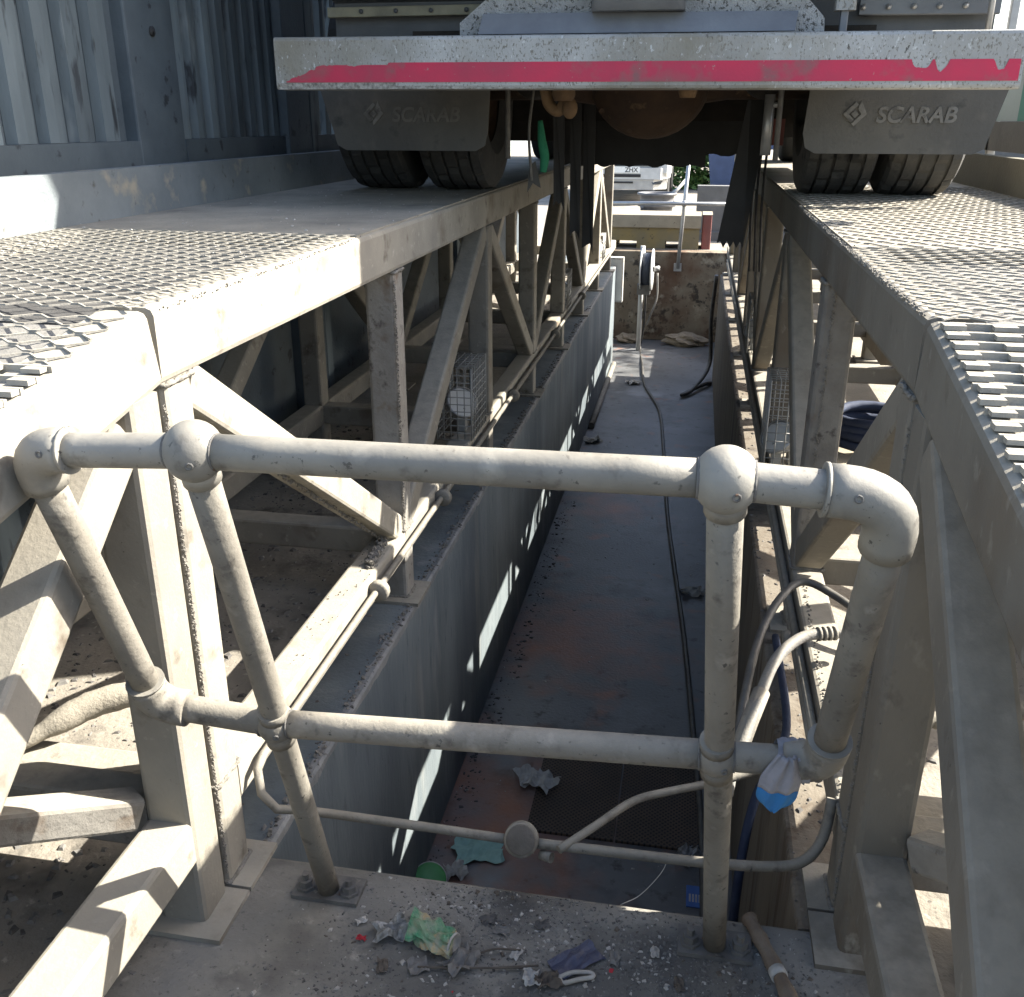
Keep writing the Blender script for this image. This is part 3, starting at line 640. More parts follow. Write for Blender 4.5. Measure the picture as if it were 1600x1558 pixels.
# rubber curtain under the frame with a ragged hem
def curtain(x0, x1, y, zt, zb, name, rag, n=40, thick=.012, tilt=0):
    pts = [(x0, y, zt)]+[(x0+(x1-x0)*i/n, y+tilt, zb+rag*math.sin(i*.9)+rnd(-rag, rag)*.5) for i in range(n+1)]+[(x1, y, zt)]
    return MB().poly(pts, (0, thick, 0)).build(name, 'black', tr)
curtain(-.72, .03, 5.40, 1.80, 1.380, 'rubber_curtain', .006)
curtain(.03, .30, 5.42, 1.80, 1.435, 'rubber_curtain', .006, 14)
for i, (x, y, zb, wd) in enumerate(((-.60, 4.75, 1.08, .05), (-.555, 4.9, 1.0, .055), (-.66, 4.6, 1.22, .05))):
    curtain(x, x+wd, y, 1.75, zb, 'rubber_strip', .03, 4, .008, .06)
MB().poly([(.20, 4.65, 1.75), (.105, 4.72, 1.07)]+[(.105+.015*k, 4.72, 1.06+(.018 if k % 2 else -.012)) for k in range(1, 9)]+[(.30, 4.70, 1.75)], (0, .012, 0)).build('rubber_strip', 'black', tr)
for i, x in enumerate((.262, .285, .31)):
    MB().tube(smooth_path([(x, 4.8, 1.7), (x-.01, 4.85, 1.3), (x+.012, 4.9, .92)], 5), .006, 6).build('hanging_cable', 'hose_black', tr)
MB().tube(smooth_path([(-.70, 4.3, 1.72), (-.715, 4.28, 1.55), (-.705, 4.3, 1.36)], 5), .006, 6).build('hanging_cable', 'hose_grey', tr)
mb = MB(); mb.poly([(-.715, 4.3, 1.42), (-.69, 4.3, 1.44), (-.665, 4.3, 1.33), (-.70, 4.3, 1.35), (-.725, 4.3, 1.31)], (0, .004, 0)); mb.build('torn_strap', 'rubber_flap', tr)
MB().tube(smooth_path([(-.655, 4.2, 1.60), (-.645, 4.19, 1.52), (-.635, 4.2, 1.46), (-.64, 4.2, 1.40)], 6), .020, 10, scales=[.5+.5*math.sin(k/18*2.8) for k in range(19)]).build('green_strap', 'green_cloth', tr)
# fittings above the bumper
pl = MB().poly([(-.83, 3.53, 1.862), (-.83, 3.53, 1.908), (-.735, 3.53, 1.98), (-.60, 3.53, 2.10), (.17, 3.53, 2.10), (.302, 3.53, 1.965), (.36, 3.53, 1.908), (.364, 3.53, 1.86)], (0, .01, 0)).build('tread_plate', 'checker', tr)
MB().poly([(-.755, 3.47, 1.868), (-.742, 3.50, 1.932), (.275, 3.495, 1.925), (.268, 3.465, 1.866)], (0, .025, 0)).build('step_angle', 'body_grey', tr)
mb = MB(); mb.sweep([(-.228, 3.49, 1.93), (-.228, 3.49, 2.12)], [(.15*math.copysign(abs(math.cos(a))**.4, math.cos(a)), .05*math.copysign(abs(math.sin(a))**.4, math.sin(a))) for a in (2*math.pi*k/28 for k in range(28))], (0, 1, 0)); mb.build('suction_boot', 'body_grey', tr)
MB().beam((-1.37, 3.74, 1.966), (-.80, 3.74, 1.968), .03, .034, r=.004).build('side_ledge', 'body_ledge', tr)
for x in (-1.24, -1.11, -.98, -.85): MB().lathe((x, 3.722, 1.967), (0, -1, 0), [(.008, 0), (.008, .006), (0, .008)], 8).build('rivet', 'body_dark', tr)
MB().beam((.49, 3.74, 1.955), (.93, 3.74, 1.952), .03, .05, r=.004).build('side_ledge', 'body_grey', tr)
for x in (.50, .58, .66, .74, .82): MB().lathe((x, 3.722, 1.953), (0, -1, 0), [(.009, 0), (.009, .008), (0, .012)], 8).build('rivet', 'silver', tr)
MB().beam((.425, 3.58, 1.93), (.425, 3.58, 2.06), .066, .05, (0, 1, 0), .012).build('lamp_box', 'bumper', tr)
MB().beam((.425, 3.58, 1.86), (.425, 3.58, 1.93), .024, .024, (0, 1, 0), .004).build('lamp_stem', 'body_grey', tr)
MB().tube([(.885, 3.66, 1.86), (.885, 3.66, 2.10)], .010, 10).build('grab_bar', 'silver', tr)
# hopper body above: mostly unseen, profile shaped to shade the ramp and screen
prof = [(3.78, 1.885), (3.78, 2.0), (3.42, 2.12), (3.42, 2.86), (3.92, 3.70), (3.55, 4.45), (3.7, 4.75), (7.4, 4.6), (7.6, 1.885)]
MB().poly([(-1.36, y, z) for y, z in prof], (2.29, 0, 0)).build('shading_hopper_body', 'body_dark', tr)
# cab at the far end
cabp = [(7.75, 1.75), (7.75, 3.9), (9.0, 3.9), (9.3, 3.1), (9.35, 1.75)]
MB().poly([(-1.36, y, z) for y, z in cabp], (2.29, 0, 0)).build('cab', 'white_paint', tr)
for x in (-1.25, .73):
    MB().lathe((x+.02, 8.5, 1.757), (1, 0, 0), [(.25, -.11), (.37, -.14), (.44, -.12), (.455, -.10), (.455, .10), (.44, .12), (.37, .14), (.25, .11)], 40).build('tyre', 'tyre', tr)

# ------------------------------------------------------------------ slatted screen beside the ramp
def screen():
    XS = -2.02
    t = thing('slatted_screen', 'tall dirty blue grey steel screen of upright slats behind the ramp kerb', 'screen', (XS, 3.6, 0))
    zb, zt = 1.475, 3.3
    def panel(y0, y1, pitch, wd, gap):
        b = MB().box((XS-.03, y0, .01), (XS-.022, y1, zt)).build('backing_sheet', 'fence_frame', t) if not gap else None
        MB().box((XS-.02, y0, zb-.10), (XS+.03, y1, zb+.055)).build('bottom_rail', 'fence_frame', t)
        MB().box((XS-.02, y0, zt-.05), (XS+.03, y1, zt)).build('top_rail', 'fence_frame', t)
        y = y0+.01
        while y < y1-wd*.6:
            mb = MB(); e = min(y+wd, y1)
            a = [(XS-.02, y), (XS+.012, y+.012), (XS+.016, (y+e)/2), (XS+.012, e-.012), (XS-.02, e)]
            n = len(a); lean = rnd(-.003, .003)
            vs = [(x, yy, zb+.056) for x, yy in a]+[(x, yy+lean, zt-.051) for x, yy in a]
            mb.add(vs, [(i, i+1, n+i+1, n+i) for i in range(n-1)]+[tuple(range(n)), tuple(range(n, 2*n))]); mb.build('slat', 'fence_steel', t)
            y += pitch
    MB().box((XS-.045, 1.0, .01), (XS-.036, 11.8, 1.40)).build('added_dark_sheet', 'fence_frame', t)  # added dark sheet, gives the darkness behind the ramp truss
    panel(1.2, 2.30, .155, .11, False)
    panel(2.42, 3.40, .155, .112, False)
    panel(3.74, 4.72, .125, .085, False)
    panel(5.15, 6.3, .16, .10, True)
    panel(6.5, 8.2, .16, .10, True)
    for y0, y1, pr in ((2.30, 2.42, .03), (3.40, 3.735, .012), (4.725, 5.02, .05), (5.05, 5.14, .03), (6.3, 6.5, .03), (8.2, 8.4, .03)):
        MB().beam((XS, (y0+y1)/2, .005), (XS, (y0+y1)/2, zt+.05), y1-y0, .05+pr, (1, 0, 0), .008).build('post', 'fence_frame' if pr != .03 else 'fence_steel', t)
    for y in (2.36, 3.57, 4.87): MB().lathe((XS+.032, y, 1.9), (1, 0, 0), [(.018, 0), (.018, .006), (0, .010)], 10).build('bolt', 'black', t)
screen()
def screen_r():
    XS = 1.50
    t = thing('panel_screen', 'framed screen with pale and teal panels behind the olive ramp kerb', 'screen', (XS, 6, 0))
    for y in (4.95, 5.75, 6.9, 8.3):
        MB().beam((XS, y, .005), (XS, y, 3.0), .04, .04, (1, 0, 0), .004).build('post', 'silver', t)
    MB().box((XS-.02, 4.97, 1.46), (XS+.02, 8.28, 1.60)).build('bottom_rail', 'barrier', t)
    for (a, b, m) in ((4.98, 5.35, 'teal'), (5.352, 5.73, 'pale_panel'), (5.78, 6.88, 'pale_panel'), (6.93, 8.28, 'teal')):
        MB().box((XS-.006, a, 1.602), (XS+.006, b, 1.86)).build('panel', m, t)
screen_r()

# ------------------------------------------------------------------ pit contents
gp = thing('floor_grate', 'pair of dark rusty perforated drain plates set in the pit floor', 'grate', (-.17, 3.5, ZF))
B('perforated_plate', 'rust_plate', gp, (-.525, 3.2, ZF+.001), (-.160, 3.81, ZF+.013)); B('perforated_plate', 'rust_plate', gp, (-.154, 3.2, ZF+.001), (.185, 3.81, ZF+.012))
hose = [(-.555, 12.35, -.30), (-.56, 12.45, -.8), (-.60, 12.55, ZF+.015), (-.52, 11.6, ZF+.015), (-.432, 10.6, ZF+.015), (-.235, 9.62, ZF+.015), (-.144, 8.37, ZF+.015), (-.06, 6.84, ZF+.015), (.03, 5.74, ZF+.015), (.10, 4.91, ZF+.015), (.165, 3.85, ZF+.03), (.20, 3.2, ZF+.015), (.205, 2.2, ZF+.015)]
tag(MB().tube(smooth_path(hose, 8), .014, 10).build('air_hose', 'hose_black'), 'black hose dropping from the reel and trailing along the pit floor', 'hose')
rl = thing('hose_reel', 'hose reel with dark blue coil mounted before the pit end wall', 'hose reel', (-.60, 12.3, -1.1))
MB().tube([(-.62, 12.42, ZF), (-.62, 12.42, .15)], .03, 10).build('stand', 'white_paint', rl)
MB().lathe((-.56, 12.3, -.12), (1, -.04, 0), [(.09, -.055), (.20, -.05), (.20, .05), (.09, .055)], 30).build('hose_coil', 'blue_drum', rl)
for s in (-1, 1):
    c = Vector((-.56, 12.3, -.12))+Vector((1, -.04, 0)).normalized()*.065*s
    MB().lathe(c, (1, -.04, 0), [(.05, 0), (.25, 0), (.255, .008), (.25, .016), (.05, .016)], 36).build('flange', 'white_paint', rl)
MB().tube([(-.48, 12.3, -.12), (-.40, 12.32, -.10)], .03, 12).build('hub', 'silver', rl)
MB().box((-.66, 12.2, -.42), (-.50, 12.36, -.30)).build('roller_guide', 'barrier', rl)
tag(MB().tube(smooth_path([(-.42, 12.3, -.16), (-.41, 12.25, -.45), (-.47, 12.2, -.65), (-.52, 12.25, -.80)], 6), .012, 8).build('air_hose', 'hose_grey'), 'short pale hose looping down beside the reel', 'hose')
bx = thing('switch_box', 'pale electrical box on the end of the pit wall beside the reel', 'box', (-.93, 11.75, -.3))
B('enclosure', 'paper', bx, (-1.0, 11.62, -.42), (-.80, 11.75, .10)); B('door', 'white_paint', bx, (-.985, 11.61, -.40), (-.815, 11.619, .08))
tag(MB().tube(smooth_path([(.27, 11.0, .02), (.25, 11.1, -.5), (.27, 11.1, -1.0), (.1, 10.4, -1.12), (-.02, 10.2, -1.14), (.2, 10.6, -1.12), (.29, 10.8, -1.15)], 6), .022, 8).build('cable', 'hose_black'), 'black cable hanging down the shaded pit wall and looping on the floor', 'cable')
conduit([(XL+.03, y, ZF+.03) for y in (8.9, 9.6, 10.6, 11.5)], .03, 'drain_pipe', 'pipe_dirty', 'pale pipe lying along the foot of the long pit wall', 'pipe', 0)
def blob(c, r, name, m, label, cat, sc=(1, 1, .4), seed=1, group=None):
    rs = random.Random(seed); bm = bmesh.new(); bmesh.ops.create_icosphere(bm, subdivisions=3, radius=1)
    ph = [rs.uniform(0, 6) for _ in range(6)]
    for v in bm.verts:
        k = 1+.22*math.sin(v.co.x*4+ph[0])*math.cos(v.co.y*5+ph[1])+.14*math.sin(v.co.z*7+ph[2]+v.co.x*6)+.06*math.sin(v.co.y*15+ph[3])
        v.co = Vector((v.co.x*k*r*sc[0], v.co.y*k*r*sc[1], v.co.z*k*r*sc[2]))
    me = bpy.data.meshes.new(name); bm.to_mesh(me); bm.free(); me.materials.append(MATS[m])
    o = bpy.data.objects.new(name, me); C.objects.link(o); o.location = c; return tag(o, label, cat, group)
blob((-.02, 12.85, ZF+.07), .22, 'rubble_lump', 'rock', 'flat brown rubble lump lying against the pit end wall', 'rubble', (1.2, .7, .4), 3)
blob((-.78, 12.9, ZF+.05), .16, 'rubble_lump', 'rock', 'small pale rubble lump in the corner under the switch box', 'rubble', (1, .8, .4), 5)

# crumpled sheets of litter
def sheet(c, sx, sy, rot, name, m, label, cat, amp=.01, n=9, seed=1, group=None, outline=.12):
    rs = random.Random(seed); ph = [rs.uniform(0, 6.3) for _ in range(8)]; mb = MB(); vs = []
    for i in range(n):
        for j in range(n):
            u, v = i/(n-1)-.5, j/(n-1)-.5
            k = 1+outline*math.sin(5*math.atan2(v, u)+ph[0])+outline*rs.uniform(-1, 1)*(abs(u) > .49 or abs(v) > .49)
            x, y = u*sx*k, v*sy*k
            z = amp*(1.2+math.sin(u*9+ph[1]+v*4)*.6+math.sin(v*11+ph[2]-u*5)*.6+rs.uniform(-.3, .3))
            vs.append((c[0]+x*math.cos(rot)-y*math.sin(rot), c[1]+x*math.sin(rot)+y*math.cos(rot), c[2]+max(.001, z)))
    mb.add(vs, [(i*n+j, (i+1)*n+j, (i+1)*n+j+1, i*n+j+1) for i in range(n-1) for j in range(n-1)])
    o = mb.build(name, m); md = o.modifiers.new('s', 'SOLIDIFY'); md.thickness = .0015; return tag(o, label, cat, group)
LT = 'scraps of litter in and around the pit'
sheet((-.695, 3.05, ZF), .20, .16, .3, 'paper_scrap', 'paper_green', 'torn pale green paper scrap on the pit floor below the junction box', 'litter', .014, seed=2, group=LT)
sheet((-.575, 3.54, ZF+.013), .09, .13, .5, 'paper_scrap', 'paper', 'white paper label lying beside the perforated drain plates', 'litter', .008, seed=3, group=LT)
sheet((-.50, 3.50, ZF+.014), .12, .12, 1.1, 'paper_scrap', 'paper', 'crumpled white tissue lying on the edge of the drain plate', 'litter', .018, seed=4, group=LT)
sheet((-.57, 3.78, ZF+.013), .07, .09, .2, 'paper_scrap', 'paper', 'small white tissue at the far corner of the drain plate', 'litter', .014, seed=14, group=LT)
sheet((-.755, 2.90, ZF), .08, .08, .5, 'paper_scrap', 'paper', 'small crushed white carton on the floor beside the green lid', 'litter', .022, seed=5, group=LT)
sheet((.15, 3.16, ZF), .11, .08, .8, 'paper_scrap', 'foil', 'silvery crumpled foil beside the drain plates', 'litter', .02, seed=6, group=LT)
sheet((.14, 5.54, ZF), .14, .10, .2, 'paper_scrap', 'paper', 'white paper scrap next to the trailing hose on the pit floor', 'litter', .016, seed=7, group=LT)
sheet((-.567, 10.7, ZF), .16, .14, .6, 'paper_scrap', 'paper', 'white paper scrap on the sunlit end of the pit floor', 'litter', .02, seed=8, group=LT)
sheet((-.80, 8.5, ZF), .16, .12, .6, 'paper_scrap', 'paper', 'white paper scrap at the end of the pipe along the wall foot', 'litter', .02, seed=9, group=LT)
cdt = thing('blue_card', 'small blue printed card on the pit floor beside the guard post', 'card', (.175, 2.96, ZF))
B('card_face', 'blue_card', cdt, (.14, 2.90, ZF+.002), (.205, 3.01, ZF+.006))
for k in range(4): B('print_bar', 'paper', cdt, (.15+.012*k, 2.925, ZF+.0062), (.157+.012*k, 2.965, ZF+.0066))
ld = thing('cup_lid', 'round green cup lid lying on the pit floor by the wall', 'lid', (-.845, 2.86, ZF))
MB().lathe((-.835, 2.81, ZF+.05), (.25, -.5, .83), [(0, .012), (.055, .012), (.062, .008), (.066, 0), (.066, -.01), (.060, -.01)], 32).build('lid_disc', 'lid_green', ld)
MB().lathe((-.835, 2.81, ZF+.05), (.25, -.5, .83), [(.0625, .006), (.0675, .003), (.0675, -.002), (.063, -.004)], 32).build('lid_rim', 'paper', ld)

# litter on the head wall
cn = thing('crushed_can', 'flattened green and cream drink can with foil flap on the head wall', 'can', (-.46, 1.475, .004))
def can():
    mb = MB(); n = 24; m = 12; vs = []
    rs = random.Random(4); ph = [rs.uniform(0, 6) for _ in range(5)]
    for i in range(m):
        h = i/(m-1)
        for j in range(n):
            a = 2*math.pi*j/n; r = .031*(1-.26*math.sin(h*11+ph[0])*math.cos(a*3+ph[1])-.18*math.cos(a*5+h*8)-.12*math.sin(a*8-h*13))
            p = Vector((-.455+(h-.35)*.10, 1.478-(h-.5)*.035, .024)); vs.append(p+Vector((0, r*math.cos(a), .62*r*math.sin(a))))
    mb.add(vs, [(i*n+j, i*n+(j+1) % n, (i+1)*n+(j+1) % n, (i+1)*n+j) for i in range(m-1) for j in range(n)]+[tuple(range(n)), tuple(range((m-1)*n, m*n))], False); mb.build('can_body', 'can_green', cn)
    MB().lathe((-.388, 1.458, .024), (1, -.35, .1), [(0, -.004), (.02, -.003), (.024, .004), (.026, 0)], 20).build('can_end', 'chip_pale', cn)
can()
sheet((-.525, 1.480, .005), .075, .05, .3, 'foil_scrap', 'foil', 'crumpled silver foil flap beside the crushed green can', 'litter', .014, seed=21, group=LT)
sheet((-.138, 1.482, .006), .105, .055, .75, 'snack_wrapper', 'wrapper_navy', 'flattened navy snack wrapper with pale print on the head wall', 'litter', .004, seed=22, group=LT, outline=.03)
tag(MB().tube(smooth_path([(-.165, 1.430, .012), (-.14, 1.445, .014), (-.105, 1.452, .012), (-.10, 1.443, .012), (-.125, 1.433, .012), (-.155, 1.420, .010), (-.165, 1.430, .012)], 6), .0045, 8).build('plastic_loop', 'chip_pale'), 'pale plastic loop lying beside the navy wrapper', 'litter', LT)
sheet((-.185, 1.418, .005), .05, .035, .4, 'paper_scrap', 'chip_brown', 'small brown leathery scrap beside the pale plastic loop', 'litter', .008, seed=23, group=LT)
sheet((-.22, 1.420, .005), .03, .04, .2, 'paper_scrap', 'paper', 'small white shred beside the brown scrap', 'litter', .006, seed=24, group=LT)
sheet((-.365, 1.43, .005), .07, .05, .9, 'dead_leaf', 'chip_grey', 'curled grey dead leaf below the crushed green can', 'leaf', .010, seed=25, group=LT)
sheet((-.45, 1.41, .005), .04, .04, .5, 'paper_scrap', 'chip_grey', 'small grey card square near the curled leaf', 'litter', .004, seed=26, group=LT, outline=.03)
for k, (pts) in enumerate(([(-.45, 1.405, .010), (-.36, 1.415, .014), (-.24, 1.44, .012)], [(-.36, 1.44, .010), (-.31, 1.47, .016), (-.25, 1.485, .010)], [(-.30, 1.43, .01), (-.21, 1.45, .013)])):
    tag(MB().tube(smooth_path(pts, 5), .0022, 6).build('twig', 'chip_brown'), ('long dry twig lying below the crushed green can', 'dry twig slanting up between the can and the wrapper', 'short dry twig pointing at the navy wrapper')[k], 'twig', 'dry twigs on the head wall')
SC = [(-.60, 1.50, 'chip_pale', 'small pale flake beside the guard base plate near the junction conduit', .016), (-.585, 1.455, 'chip_red', 'tiny red plastic flake near the crushed can foil', .012),
      (-.30, 1.53, 'chip_grey', 'grey leaf fragment between the can and the pit edge', .022), (-.26, 1.475, 'chip_pale', 'thin pale sliver above the plastic loop', .018),
      (-.06, 1.50, 'chip_grey', 'crumpled grey fragment beside the navy wrapper', .020), (.02, 1.53, 'chip_pale', 'small crumpled pale tissue before the guard base plate', .018),
      (-.335, 1.555, 'chip_dark', 'dark crumpled leaf close to the pit edge', .024), (-.22, 1.56, 'chip_dark', 'dark curled leaf behind the navy wrapper', .020),
      (-.52, 1.395, 'chip_brown', 'brown curled leaf below the silver foil', .022), (.07, 1.46, 'chip_brown', 'brown curled leaf before the second base plate', .018)]
for k, (x, y, m_, lb, s_) in enumerate(SC):
    sheet((x, y, .005), s_*rnd(1.2, 1.8), s_, rnd(0, 3), 'litter_scrap', m_, lb, 'litter', .004, 6, 40+k, LT)
tb = thing('rusty_tube', 'short rusty brown tube with white band lying by the guard base plate', 'tube', (.25, 1.5, .004))
MB().tube(smooth_path([(.212, 1.645, .022), (.235, 1.585, .022), (.262, 1.515, .020), (.288, 1.43, .022)], 6), .0155, 14, scales=[1.15-.25*abs(math.sin(k*.6)) for k in range(19)]).build('tube_body', 'tube_brown', tb)
MB().tube([(.2595, 1.520, .0205), (.266, 1.502, .0205)], .0172, 14).build('tape_band', 'paper', tb)
conduit([(-.06, 1.652, .004), (-.02, 1.66, .03), (.02, 1.675, .08), (.035, 1.68, .12)], .0009, 'loose_wire', 'chip_pale', 'hair thin wire curling up from the pit edge', 'wire')

# small grit and chips nobody could count
def chips(name, m, n, region, s0, s1, label, seed, dens=None, z=.0045):
    rs = random.Random(seed); mb = MB(); (x0, y0, x1, y1) = region; c = 0
    while c < n:
        x, y = rs.uniform(x0, x1), rs.uniform(y0, y1)
        if dens and rs.random() > dens(x, y): continue
        c += 1; s = s0+(s1-s0)*rs.random()**3*1.6; a = rs.uniform(0, 6.3); k = rs.uniform(.3, .9); h = s*rs.uniform(.15, .5)
        ca, sa = math.cos(a), math.sin(a); q = []
        for (u, v) in ((-1, -k), (.8, -k*.7), (1, k*.6), (-.6, k)):
            u *= rs.uniform(.7, 1.2); q.append((x+(u*ca-v*sa)*s, y+(u*sa+v*ca)*s))
        vs = [(a_, b_, z-.001) for a_, b_ in q]+[(x+(a_-x)*.6, y+(b_-y)*.6, z+h) for a_, b_ in q]
        mb.add(vs, [(4, 5, 6, 7), (0, 1, 5, 4), (1, 2, 6, 5), (2, 3, 7, 6), (3, 0, 4, 7)])
    o = mb.build(name, m); o['kind'] = 'stuff'; o['label'] = label; o['category'] = 'debris'; return o
CL = [(rnd(-.62, .30), rnd(1.02, 1.62), rnd(.03, .11)) for _ in range(34)]
def dhead(x, y):
    base = min(.35, max(.04, .42-abs(x+.12)*.6+(1.5-y)*.3))
    return min(1, base+sum(.75*math.exp(-((x-a)**2+(y-b)**2)/(2*s*s)) for a, b, s in CL)*.5)
HR = (-.80, .98, .38, 1.645)
chips('grit', 'chip_dark', 6500, HR, .0006, .0034, 'dark grit strewn over the pit head wall', 1, dhead)
chips('grit', 'chip_grey', 10000, HR, .0006, .0040, 'grey crumbs strewn over the pit head wall', 2, dhead)
chips('grit', 'chip_pale', 2200, HR, .0006, .0046, 'pale flakes strewn over the pit head wall', 3, dhead)
chips('grit', 'chip_brown', 420, HR, .0010, .0060, 'brown leaf crumbs strewn over the pit head wall', 4, dhead)
chips('grit', 'chip_red', 9, HR, .003, .006, 'few red flakes on the pit head wall', 5, dhead)
chips('grit', 'chip_dark', 500, (XL-.045, 1.66, XL-.004, 9), .002, .008, 'dark crumbs along the coping of the long pit wall', 6)
chips('grit', 'chip_grey', 700, (XL-.045, 1.66, XL-.004, 9), .002, .009, 'grey crumbs along the coping of the long pit wall', 7)
chips('grit', 'chip_grey', 500, (XR+.004, 1.66, XR+.2, 7), .002, .008, 'grey crumbs along the coping under the hoses', 8)
chips('grit', 'chip_dark', 400, (XR+.004, 1.66, XR+.2, 7), .002, .010, 'dark crumbs along the coping under the hoses', 9)
chips('grit', 'chip_pale', 260, (XL+.01, 1.8, XR-.01, 9), .0025, .009, 'pale specks scattered on the pit floor', 10, None, ZF)
chips('grit', 'chip_dark', 500, (XL+.01, 1.8, XL+.12, 7), .003, .011, 'dark crumbs along the foot of the long pit wall', 11, None, ZF)
chips('grit', 'chip_pale', 130, (XL+.01, 1.8, XL+.10, 7), .003, .009, 'pale crumbs along the foot of the long pit wall', 12, None, ZF)
chips('grit', 'chip_grey', 1500, (-1.9, .9, -1.0, 5), .003, .012, 'grey gravel under the ramp beside the slatted screen', 13, None, .001)
chips('grit', 'chip_grey', 1200, (.6, 1.0, 2.2, 6), .003, .012, 'grey gravel under the ramp beside the panel screen', 14, None, .001)
chips('grit', 'chip_dark', 700, (-1.9, .9, -1.0, 5), .003, .014, 'dark crumbs under the ramp beside the slatted screen', 15, None, .001)
chips('grit', 'chip_pale', 260, (-1.86, 1.6, -.93, 4.5), .0015, .004, 'pale specks on the ramp deck beside the slatted screen', 16, None, 1.303)

# ------------------------------------------------------------------ hoses by the shaded ramp
tag(MB().tube(smooth_path([(.185, 1.98, -.30), (.175, 2.0, -.05), (.19, 2.10, .16), (.255, 2.42, .29), (.36, 2.63, .345), (.46, 2.60, .335), (.56, 2.48, .29), (.66, 2.35, .12)], 8), .0115, 10).build('rubber_hose', 'hose_black'), 'thin black hose arching over the coping onto the shaded ramp', 'hose')
hh = thing('hydraulic_hose', 'thick grey hose with pale sleeve and ribbed coupling over the coping', 'hose', (.27, 2.2, 0))
MB().tube(smooth_path([(.19, 2.0, .18), (.23, 2.12, .24), (.28, 2.27, .285), (.34, 2.36, .305), (.40, 2.40, .31), (.52, 2.43, .31)], 8), .015, 12).build('hose_body', 'hose_grey', hh)
MB().tube([(.178, 1.985, .16), (.215, 2.09, .215), (.245, 2.17, .255)], .022, 14).build('sleeve', 'pipe_dirty', hh)
MB().tube([(.172, 1.945, .10), (.180, 1.985, .165)], .010, 10).build('nozzle', 'paper', hh)
for k in range(4): MB().tube([(.40+.014*k, 2.40+.004*k, .31), (.407+.014*k, 2.402+.004*k, .31)], .0195, 14).build('coupling_ring', 'pipe_dirty', hh)
tag(MB().tube(smooth_path([(.215, 1.92, -.75), (.215, 1.96, -.2), (.245, 2.06, .0), (.305, 2.20, .035), (.35, 2.42, .022), (.352, 2.9, .018)], 8), .012, 10).build('rubber_hose', 'hose_blue'), 'dark blue hose hanging into the pit under the grey hose', 'hose')
def coil(c, r, turns, rr, m, label, squash=1):
    pts = []; rs = random.Random(3)
    for i in range(turns*20):
        a = 2*math.pi*i/20; k = r*(1+.10*math.sin(i*.13)+.06*math.sin(i*.31)); pts.append((c[0]+k*math.cos(a), c[1]+k*squash*math.sin(a), c[2]+rr+i/20*rr*1.15+.006*math.sin(a*2+i*.05)))
    return tag(MB().tube(pts, rr, 8).build('hose_coil', m), label, 'hose')
tb2 = thing('concrete_pad', 'pale concrete pad under the coiled blue hose', 'pad', (.86, 4.4, 0)); B('slab', 'block_cream', tb2, (.58, 3.98, .001), (1.16, 4.8, .22))
coil((.88, 4.42, .22), .20, 5, .022, 'hose_blue', 'heap of coiled dark blue hose on a concrete pad behind the shaded ramp')
cg = MB(); pts = [(.45+.035*k, 1.94+.012*k, .335) for k in range(14)]
cg.tube([Vector(pts[0])+(Vector(pts[-1])-Vector(pts[0]))*k/60 for k in range(61)], .022, 12, scales=[1 if k % 2 else .78 for k in range(61)])
tag(cg.build('corrugated_hose', 'pipe_dirty'), 'ribbed corrugated hose behind the post of the shaded ramp', 'hose')
pst = thing('broken_pipe', 'dust caked broken pipe stub lying over a beam of the sunlit approach ramp', 'pipe', (-1.3, 1.66, .28))
MB().tube(smooth_path([(-1.41, 1.575, .296), (-1.36, 1.63, .318), (-1.30, 1.69, .34), (-1.22, 1.735, .352), (-1.12, 1.76, .36)], 5), .030, 12, scales=[.45, .55, .6, .62, .7, .85, .95, 1, 1.05, 1, 1.08, 1.02, 1.05, 1.08, 1, 1, .8, .8, .78, .78, .78]).build('pipe_body', 'plate_dust', pst)

# ------------------------------------------------------------------ beyond the pit
bk = thing('concrete_block', 'yellow painted concrete block with cream cap and fork slots above the pit end wall', 'block', (-.47, 13.7, 0))
MB().box((-1.35, 13.42, .10), (.06, 14.05, .27)).build('block_body', 'block_yellow', bk)
for a, b in ((-1.35, -1.03), (-.76, -.38), (-.18, .06)): B('block_foot', 'block_yellow', bk, (a, 13.42, .002), (b, 14.05, .0995))
MB().beam((-1.36, 13.72, .355), (.075, 13.72, .355), .66, .17, r=.012).build('block_cap', 'block_cream', bk)
rb = thing('concrete_block', 'narrow red painted concrete block beside the yellow block', 'block', (.15, 13.7, 0))
MB().beam((.155, 13.70, .002), (.155, 13.70, .44), .12, .5, (0, 1, 0), .015).build('block_body', 'block_red', rb); MB().box((.09, 13.44, .441), (.22, 13.96, .45)).build('block_top', 'block_cream', rb)
ba = thing('concrete_barrier', 'tall grey concrete barrier panel behind the red block', 'barrier', (.55, 14.7, 0))
MB().poly([(.0, 14.6, .002), (1.6, 14.6, .002), (1.6, 14.6, .745), (.0, 14.6, .745)], (0, .22, 0)).build('barrier_panel', 'barrier', ba)
B('barrier_base', 'barrier', ba, (.0, 14.5, .002), (1.6, 14.595, .12))
sc_ = thing('scaffold_rail', 'silver scaffold tube rail clamped to the pit end wall', 'rail', (-.17, 13.02, -.2))
MB().tube([(-.19, 13.05, -.20), (-.125, 13.05, 1.25)], .024, 14).build('upright', 'silver', sc_)
MB().tube([(-1.4, 13.0, .61), (.85, 13.0, .625)], .024, 14).build('cross_tube', 'silver', sc_)
MB().tube([(.82, 13.05, -.2), (.82, 13.05, 1.25)], .024, 14).build('upright', 'silver', sc_); MB().tube([(-1.38, 13.05, -.2), (-1.38, 13.05, 1.25)], .024, 14).build('upright', 'silver', sc_)
MB().sphere((-.155, 13.02, .618), .042, 14, 10).build('clamp', 'silver', sc_)
